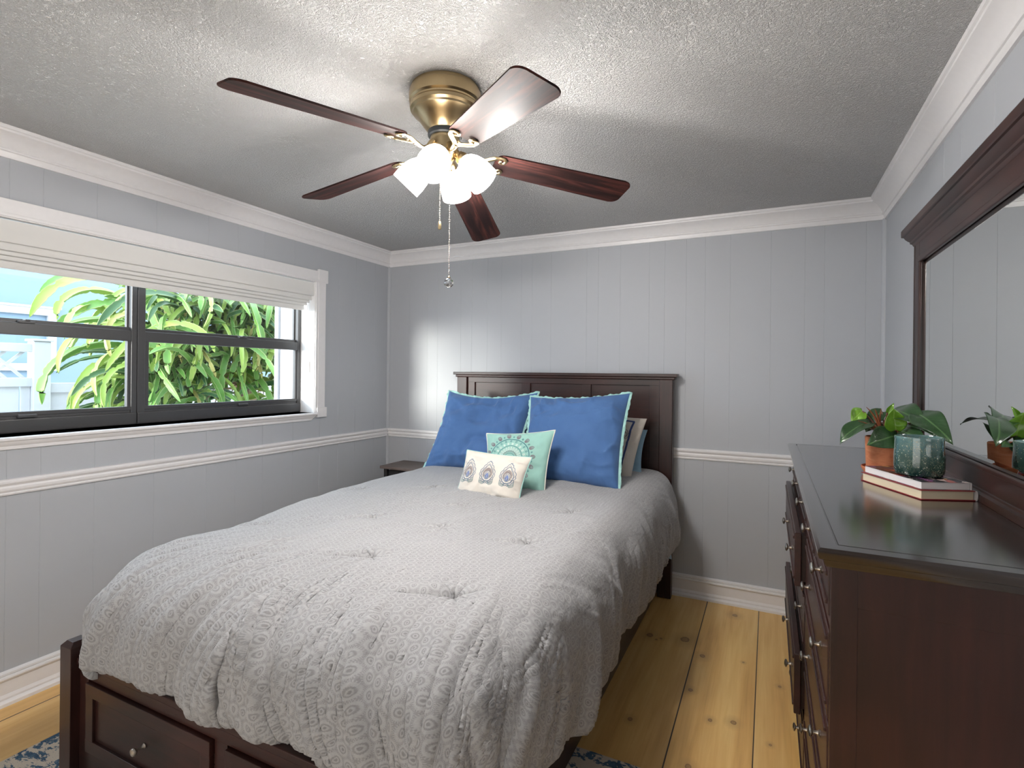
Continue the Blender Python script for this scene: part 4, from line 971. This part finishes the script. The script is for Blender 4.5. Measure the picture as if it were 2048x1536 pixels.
# angle (deg), tip radius, tip height, root height
BL = [(-108.8, .728, 2.186, 2.232), (-37.5, .700, 2.150, 2.222), (43.5, .722, 2.160, 2.215), (107.2, .790, 2.118, 2.215), (175.5, .705, 2.170, 2.226)]
for (ang, rr2, zt, zb) in BL:
    o = bpy.data.objects.new('fan_blade', blade_me); COL.objects.link(o); o.parent = fan
    slope = math.atan2(zt-zb, rr2-.1); o.rotation_mode = 'XYZ'
    Mx = Matrix.Rotation(math.radians(ang), 4, 'Z') @ Matrix.Rotation(-slope, 4, 'Y') @ Matrix.Rotation(math.radians(-13), 4, 'X') @ Matrix.Diagonal((rr2/.70, 1, 1, 1))
    Mx.translation = Vector((0, 0, zb-ZC)); o.matrix_local = Mx
    q = bpy.data.objects.new('blade_iron', iron_me); COL.objects.link(q); q.parent = o; q['label'] = 'scrolled brass blade iron'
# lamps
MSHADE, nt, b = newmat('lit_frosted_glass'); b.inputs['Base Color'].default_value = (.9, .88, .85, 1); b.inputs['Roughness'].default_value = .4
b.inputs['Emission Color'].default_value = (1.0, .93, .86, 1); b.inputs['Emission Strength'].default_value = 6.5
BULB = plain('lit_bulb', (1, 1, 1), .4, emis=(1, .95, .88), es=8)
for k in range(4):
    a = math.radians(-74+90*k-(2 if k == 2 else 0)); tilt = math.radians(46)
    d = Vector((math.cos(a)*math.cos(tilt), math.sin(a)*math.cos(tilt), -math.sin(tilt)))
    c0 = Vector((math.cos(a)*.036, math.sin(a)*.036, -.222))
    c1 = c0+d*.050
    V, F = tube_vf([c0, c0+d*.02, c1], [.012, .012, .014], 14)
    v, f = lathe([(.013, 0), (.020, .002), (.024, .010), (.024, .026), (.020, .028)], 24, tuple(d), tuple(c0+d*.026)); n0 = len(V); V += v; F += [tuple(i+n0 for i in q_) for q_ in f]
    FU(mesh('lamp_socket', V, F, BRASS, None, 40))
    sp = [(.021, 0), (.026, .004), (.036, .014), (.046, .032), (.0525, .055), (.055, .082), (.0545, .112), (.0525, .112), (.053, .082), (.0505, .056), (.044, .034), (.034, .016), (.022, .005)]
    FU(lathe_obj('lamp_shade', sp, MSHADE, None, 40, tuple(d), tuple(c0+d*.046), smooth=60))
    FU(lathe_obj('light_bulb', [(0, .0), (.010, .002), (.012, .02), (.022, .042), (.026, .058), (.022, .074), (.010, .084), (0, .086)], BULB, None, 20, tuple(d), tuple(c0+d*.05), smooth=60))
    ld = bpy.data.lights.new('fan_bulb', 'POINT'); ld.energy = FAN_W; ld.color = (1.0, .96, .92); ld.shadow_soft_size = .035
    lo = bpy.data.objects.new('fan_bulb', ld); COL.objects.link(lo); lo.location = FC+c0+d*.172
CHN = plain('pull_chain_steel', (.22, .20, .18), .35, 1.0)
def chain(x, y, z0, z1, step=.0062, r=.0021):
    V = []; F = []; z = z0
    while z > z1:
        v, f = lathe([(0, r), (r*.8, r*.6), (r, 0), (r*.8, -r*.6), (0, -r)], 6, origin=(x, y, z)); k = len(V); V += v; F += [tuple(i+k for i in q) for q in f]; z -= step
    v, f = tube_vf([(x, y, z0), (x, y, z1)], .0006, 4); k = len(V); V += v; F += [tuple(i+k for i in q) for q in f]
    return mesh('pull_chain', V, F, CHN, None, 60)
c = FU(chain(.012, -.045, -.222, -.480)); k = lathe_obj('pull_fob', [(0, 0), (.004, -.001), (.0052, -.010), (.0062, -.024), (.0050, -.030), (0, -.031)], BRASS, c, 16, origin=(.012, -.045, -.480))
c = FU(chain(.042, -.030, -.235, -.672))
CRY, nt, b = newmat('crystal'); b.inputs['Transmission Weight'].default_value = 1; b.inputs['Roughness'].default_value = .02; b.inputs['IOR'].default_value = 1.5
bm = bmesh.new(); bmesh.ops.create_icosphere(bm, subdivisions=2, radius=.0172); bmesh.ops.translate(bm, verts=bm.verts, vec=(.042, -.030, -.693)); fb = frombm('pull_fob', bm, CRY, c); fb['label'] = 'faceted crystal ball'
V, F = lathe([(0, .006), (.003, .005), (.005, .002), (.0065, -.001), (.0065, -.003), (0, -.004)], 14, origin=(.042, -.030, -.676)); mesh('pull_cap', V, F, plain('dark_brass', (.10, .08, .05), .4, 1), c, 50)
#PART4
# ================================================================ OUTSIDE
GRASS = plain('sandy_yard_grass', (.26, .27, .15), 1, bumpscale=8, bs=.6)
gd = boxes('ground', [(-22, -L-.16, -12, 22, -.35, -.30, 0)], plain('pale_bounce_ground', (.62, .60, .56), .9, bumpscale=8, bs=.3), bev=0, smooth=None); struct(gd)  # unseen ground, made pale to bounce light up onto the ceiling
VIN = plain('white_vinyl', (.40, .40, .42), .4)
fe = thing('garden_fence', (-6, 3, -.3), 'white vinyl privacy fence with lattice top outside the window', 'fence')
FE = lambda o: under(fe, o)
for y in (-.2, 2.47, 5.1, 7.8): FE(boxes('fence_post', [(-6.06, -5.94, y-.065, y+.065, -.3, 1.68 if y < 5 else 1.34, .006), (-6.075, -5.925, y-.08, y+.08, 1.68 if y < 5 else 1.34, 1.70 if y < 5 else 1.36, .004)], VIN))
def boards(ya, yb, zt):
    lst = []; y = ya
    while y < yb-.01: lst.append((-6.012, -5.99, y+.003, min(y+.19, yb)-.003, -.28, zt, .004)); y += .19
    return lst
FE(boxes('fence_boards', boards(-.14, 2.41, 1.29), VIN)); FE(boxes('fence_boards', boards(2.53, 5.04, 1.23), VIN)); FE(boxes('fence_boards', boards(5.16, 7.75, 1.23), VIN))
FE(boxes('fence_rail', [(-6.03, -5.97, -.15, 2.42, 1.27, 1.35, .005)], VIN)); FE(boxes('fence_rail', [(-6.03, -5.97, -.15, 2.42, 1.58, 1.655, .005)], VIN)); FE(boxes('fence_rail', [(-6.03, -5.97, 2.52, 5.05, 1.21, 1.30, .005)], VIN)); FE(boxes('fence_rail', [(-6.03, -5.97, 5.15, 7.75, 1.21, 1.30, .005)], VIN))
V = []; F = []
for k in range(-3, 24):
    yb_ = -.14+k*.125
    for s_ in (1, -1):
        ya_ = yb_; 
        P0 = [(yb_, 1.34), (yb_+s_*.26, 1.60)]
        # clip to panel
        pts = [p for p in P0]
        if min(p[0] for p in pts) < -.15 or max(p[0] for p in pts) > 2.42: continue
        (a0, z0_), (a1, z1_) = pts; dn = .018
        n0 = len(V)
        for xx in (-6.006 if s_ > 0 else -5.998, -5.998 if s_ > 0 else -5.990):
            V += [(xx, a0-dn, z0_), (xx, a0+dn, z0_), (xx, a1+dn, z1_), (xx, a1-dn, z1_)]
        F += [tuple(n0+i for i in q) for q in ((0, 1, 2, 3), (7, 6, 5, 4), (0, 4, 5, 1), (1, 5, 6, 2), (2, 6, 7, 3), (3, 7, 4, 0))]
FE(mesh('fence_lattice', V, F, VIN))
# neighbour's house
HB = plain('pale_blue_stucco', (.165, .225, .28), .9, bumpscale=20, bs=.2)
nh = thing('neighbour_house', (-9.5, 8, -.3), 'pale blue neighbouring house seen beyond the garden fence', 'house')
under(nh, boxes('house_wall', [(-10.5, -9.0, 1.6, 16, -.3, 4.2, 0)], HB, bev=0))
wf = under(nh, boxes('house_window', [(-9.0, -8.95, 3.78, 3.88, 1.4, 2.26, .004), (-9.0, -8.95, 2.7, 3.88, 2.16, 2.26, .004), (-9.0, -8.95, 2.7, 2.8, 1.4, 2.26, .004), (-9.0, -8.95, 2.7, 3.88, 1.4, 1.5, .004), (-9.0, -8.93, 2.66, 3.93, 2.255, 2.285, .003)], VIN))
pn = boxes('window_pane', [(-8.995, -8.985, 2.79, 3.79, 1.49, 2.17, 0)], plain('grey_reflective_pane', (.22, .27, .28), .15, 0, .8), bev=0); pn.parent = wf; pn.matrix_parent_inverse = wf.matrix_parent_inverse.copy()
# wing of this house right of the window
PIL = plain('white_exterior_stucco', (.40, .40, .42), .9, bumpscale=45, bs=.3)
wg = boxes('wall_exterior', [(-3.46, -3.085, 2.95, 4.6, -.3, 3.2, .004), (-3.50, -3.46, 2.93, 2.99, -.3, 3.2, .004)], PIL); struct(wg)

# dragon fruit cactus on a trunk
def mat_cactus(name, c1, c2):
    m, nt, b = newmat(name); g = G(nt); uv = g.coord('UV'); u, v, _ = g.sep(uv); av = g.m('ABSOLUTE', v)
    n = g.noise(g.coord('Object'), 5, 3); c = g.mix(n, c1, c2)
    ed = g.ramp(av, [(.80, (0,)*3), (.95, (1,)*3)]); c = g.mix(g.m('MULTIPLY', ed, .6), c, (.36, .38, .17))
    g.link(c, b.inputs['Base Color']); b.inputs['Roughness'].default_value = .45; b.inputs['Specular IOR Level'].default_value = .4; b.inputs['Subsurface Weight'].default_value = 0
    return m
CM = [mat_cactus('cactus_green', (.075, .19, .035), (.15, .30, .055)), mat_cactus('cactus_lime', (.20, .33, .05), (.32, .42, .09)), mat_cactus('cactus_deep_green', (.035, .095, .04), (.07, .15, .05)), mat_cactus('cactus_yellow', (.34, .29, .07), (.38, .36, .12))]
def stem_mesh(ln, droop, w, seed, mat):
    """3-winged wavy stem starting at origin heading +X and arching down"""
    rs = random.Random(seed); n = 46; V = []; UV = []; p = Vector((0, 0, 0)); ang = rs.uniform(.15, .6); tw = rs.uniform(0, 6); yaw = 0; yk = rs.uniform(-.5, .5)
    P = []; T = []
    for k in range(n):
        s_ = k/(n-1); a = ang-(droop)*s_**1.15; yaw += yk/n; t = Vector((math.cos(a)*math.cos(yaw), math.cos(a)*math.sin(yaw), math.sin(a))); P.append(p.copy()); T.append(t); p = p+t*(ln/n)
    wings = 3; prof = []
    joints = [rs.uniform(.3, .45), rs.uniform(.65, .8)]
    for k in range(n):
        s_ = k/(n-1); t = T[k]; a = t.cross(Vector((0, 0, 1))).normalized(); b_ = a.cross(t).normalized()
        env = min(1, s_*12)*min(1, (1-s_)*7)**.6
        for j in joints: env *= 1-.55*math.exp(-((s_-j)/.018)**2)
        sc = w*env*(1+.16*abs(math.sin(s_*ln/.042*PI))-.08)
        for q in range(wings):
            an = tw+.6*s_+2*PI*q/wings
            d = a*math.cos(an)+b_*math.sin(an); d2 = a*math.cos(an+PI/3)+b_*math.sin(an+PI/3)
            V += [P[k]+d*sc+d2*.002, P[k]+d*sc-d2*.002, P[k]+d2*(sc*.13+.002)]; UV += [(s_, 1), (s_, 1), (s_, 0)]
    m_ = wings*3; F = []
    # order around: d+, then valley, next d-
    order = []
    for q in range(wings): order += [q*3+1, q*3+0, q*3+2]
    for k in range(n-1):
        for i in range(m_):
            x0, x1 = order[i], order[(i+1) % m_]; F.append((k*m_+x0, k*m_+x1, (k+1)*m_+x1, (k+1)*m_+x0))
    o = mesh('cactus_stem', V, F, mat, None, 50, uv=UV); me = o.data; bpy.data.objects.remove(o); return me
ca = thing('dragon_fruit_cactus', (-4.95, 3.85, -.3), 'large sprawling dragon fruit cactus with drooping green stems on a brown trunk outside the window', 'cactus')
CO = Vector(ca.location)
variants = []
rr = random.Random(5)
for k in range(14):
    variants.append(stem_mesh(rr.uniform(.7, 1.15), rr.uniform(1.2, 2.3), rr.uniform(.024, .037), 100+k, CM[[0, 1, 0, 1, 2, 0, 1, 3, 0, 2, 1, 0, 0, 1][k]]))
short = [stem_mesh(rr.uniform(.28, .45), rr.uniform(.6, 1.8), rr.uniform(.022, .033), 300+k, CM[[0, 1, 2, 0, 1, 0][k]]) for k in range(6)]
TRK = plain('fibrous_brown_trunk', (.30, .19, .12), .95, bumpscale=25, bs=1.0)
P = [(-4.95, 3.85, -.3), (-4.95, 3.86, .4), (-4.96, 3.85, .9), (-4.97, 3.83, 1.15), (-4.99, 3.80, 1.35), (-5.02, 3.76, 1.6)]
V, F = tube_vf([P[0]]+P[1:], [.13, .11, .095, .085, .12, .07], 14)
for k in range(34):       # aerial roots wrapped round and hanging from the trunk
    a = rr.uniform(0, 6.28); z = rr.uniform(.7, 1.45); q0 = Vector((-4.96+.09*math.cos(a), 3.84+.09*math.sin(a), z)); q = []
    if k < 14:
        for t in range(12): aa = a+t*.25; q.append((-4.96+(.085+.03*rr.random())*math.cos(aa), 3.84+(.085+.03*rr.random())*math.sin(aa), z-t*.05*(1 if k % 2 else .4)))
    else:
        dx, dy = rr.uniform(-.25, .35), rr.uniform(-.75, .35); z = rr.uniform(1.15, 1.4)
        for t in range(12): q.append((-4.96+dx*min(1, t/5)+.02*rr.random(), 3.84+dy*min(1, t/5)+.02*rr.random(), z+.05*math.sin(t*.5)-max(0, t-4)*.07+rr.uniform(-.01, .01)))
    tube_vf(q, [.008*(1-t/16) for t in range(12)], 5, V=V, F=F)
under(ca, mesh('trunk', V, F, TRK, None, 70))
cnt = 0; extra = []
def put(me, loc, yaw, pitch, roll, sc, stuff):
    Mx = Matrix.Translation(Vector(loc)) @ Euler((roll, pitch, yaw), 'XYZ').to_matrix().to_4x4() @ Matrix.Scale(sc, 4)
    if stuff: extra.append((me, Mx)); return
    o = bpy.data.objects.new('cactus_stem', me); COL.objects.link(o); o.parent = ca; o.matrix_parent_inverse = Matrix.Translation(-CO); o.matrix_local = Matrix.Identity(4); o.matrix_basis = Mx
spec = []
# crown: stems leave a long mound running along the fence (y 2.3..4.6) and fall toward the window and to the left
for k in range(760):
    y = rr.triangular(2.45, 4.75, 3.75); h = 1.62+.42*math.sin(min(1, max(0, (y-2.2)/1.3))*PI/2)
    x = rr.uniform(-5.2, -4.5); z = rr.uniform(1.12 if rr.random() < .35 else 1.45, h+.25)
    f = (4.75-y)/2.3
    yaw = rr.gauss(-1.25 if rr.random() < .62 else -.2, .55)         # mostly to -Y, some toward the house (+X)
    if y > 4.2: yaw = rr.gauss(-.6, .7)
    spec.append((x, y, z, yaw, rr.uniform(-.35, .30), rr.uniform(-.4, .4), rr.uniform(.55, 1.0), k))
# long outliers to the left, matching the free hanging arms
for a in [(-4.9, 2.75, 1.95, -1.75, -.15, 0, 1.05), (-4.9, 2.8, 1.75, -1.7, .10, 0, .95), (-4.8, 2.75, 1.55, -1.6, .25, 0, .9), (-4.75, 2.7, 1.45, -1.5, .45, .3, .85), (-4.9, 2.7, 1.62, -1.85, -.05, .2, 1.0), (-5.0, 2.9, 2.05, -1.8, -.25, 0, 1.0)]:
    spec.append(a+(999,))
for k in range(150):
    y = rr.uniform(2.50, 3.2); spec.append((rr.uniform(-4.95, -4.6), y, rr.uniform(.95, 1.25+.55*(y-2.25)), rr.gauss(-1.1, .6), rr.uniform(-.3, .4), rr.uniform(-.4, .4), rr.uniform(.5, .78), 1000+k))
spec.sort(key=lambda s_: -(s_[0])+(-5 if s_[7] == 999 else 0))
nind = 0
order_ = sorted(range(len(spec)), key=lambda i: (spec[i][7] != 999, -spec[i][0]))
for n_, i in enumerate(order_):
    s_ = spec[i]; me = rr.choice(variants) if (s_[7] == 999 or rr.random() < .62) else rr.choice(short)
    if s_[7] == 999: me = variants[n_ % 4]
    put(me, s_[:3], s_[3], s_[4], s_[5], s_[6], n_ >= 100)
if extra:
    bm = bmesh.new()
    mats_ = {}
    me_all = bpy.data.meshes.new('cactus_stems')
    for m_ in CM: me_all.materials.append(m_)
    for (me, Mx) in extra:
        t = me.copy(); t.transform(Mx); k0 = len(bm.faces); bm.from_mesh(t); bm.faces.ensure_lookup_table(); mi = CM.index(me.materials[0])
        for f_ in bm.faces[k0:]: f_.material_index = mi
        bpy.data.meshes.remove(t)
    bm.to_mesh(me_all); bm.free(); o = bpy.data.objects.new('cactus_stems', me_all); COL.objects.link(o); under(ca, o); o['kind'] = 'stuff'
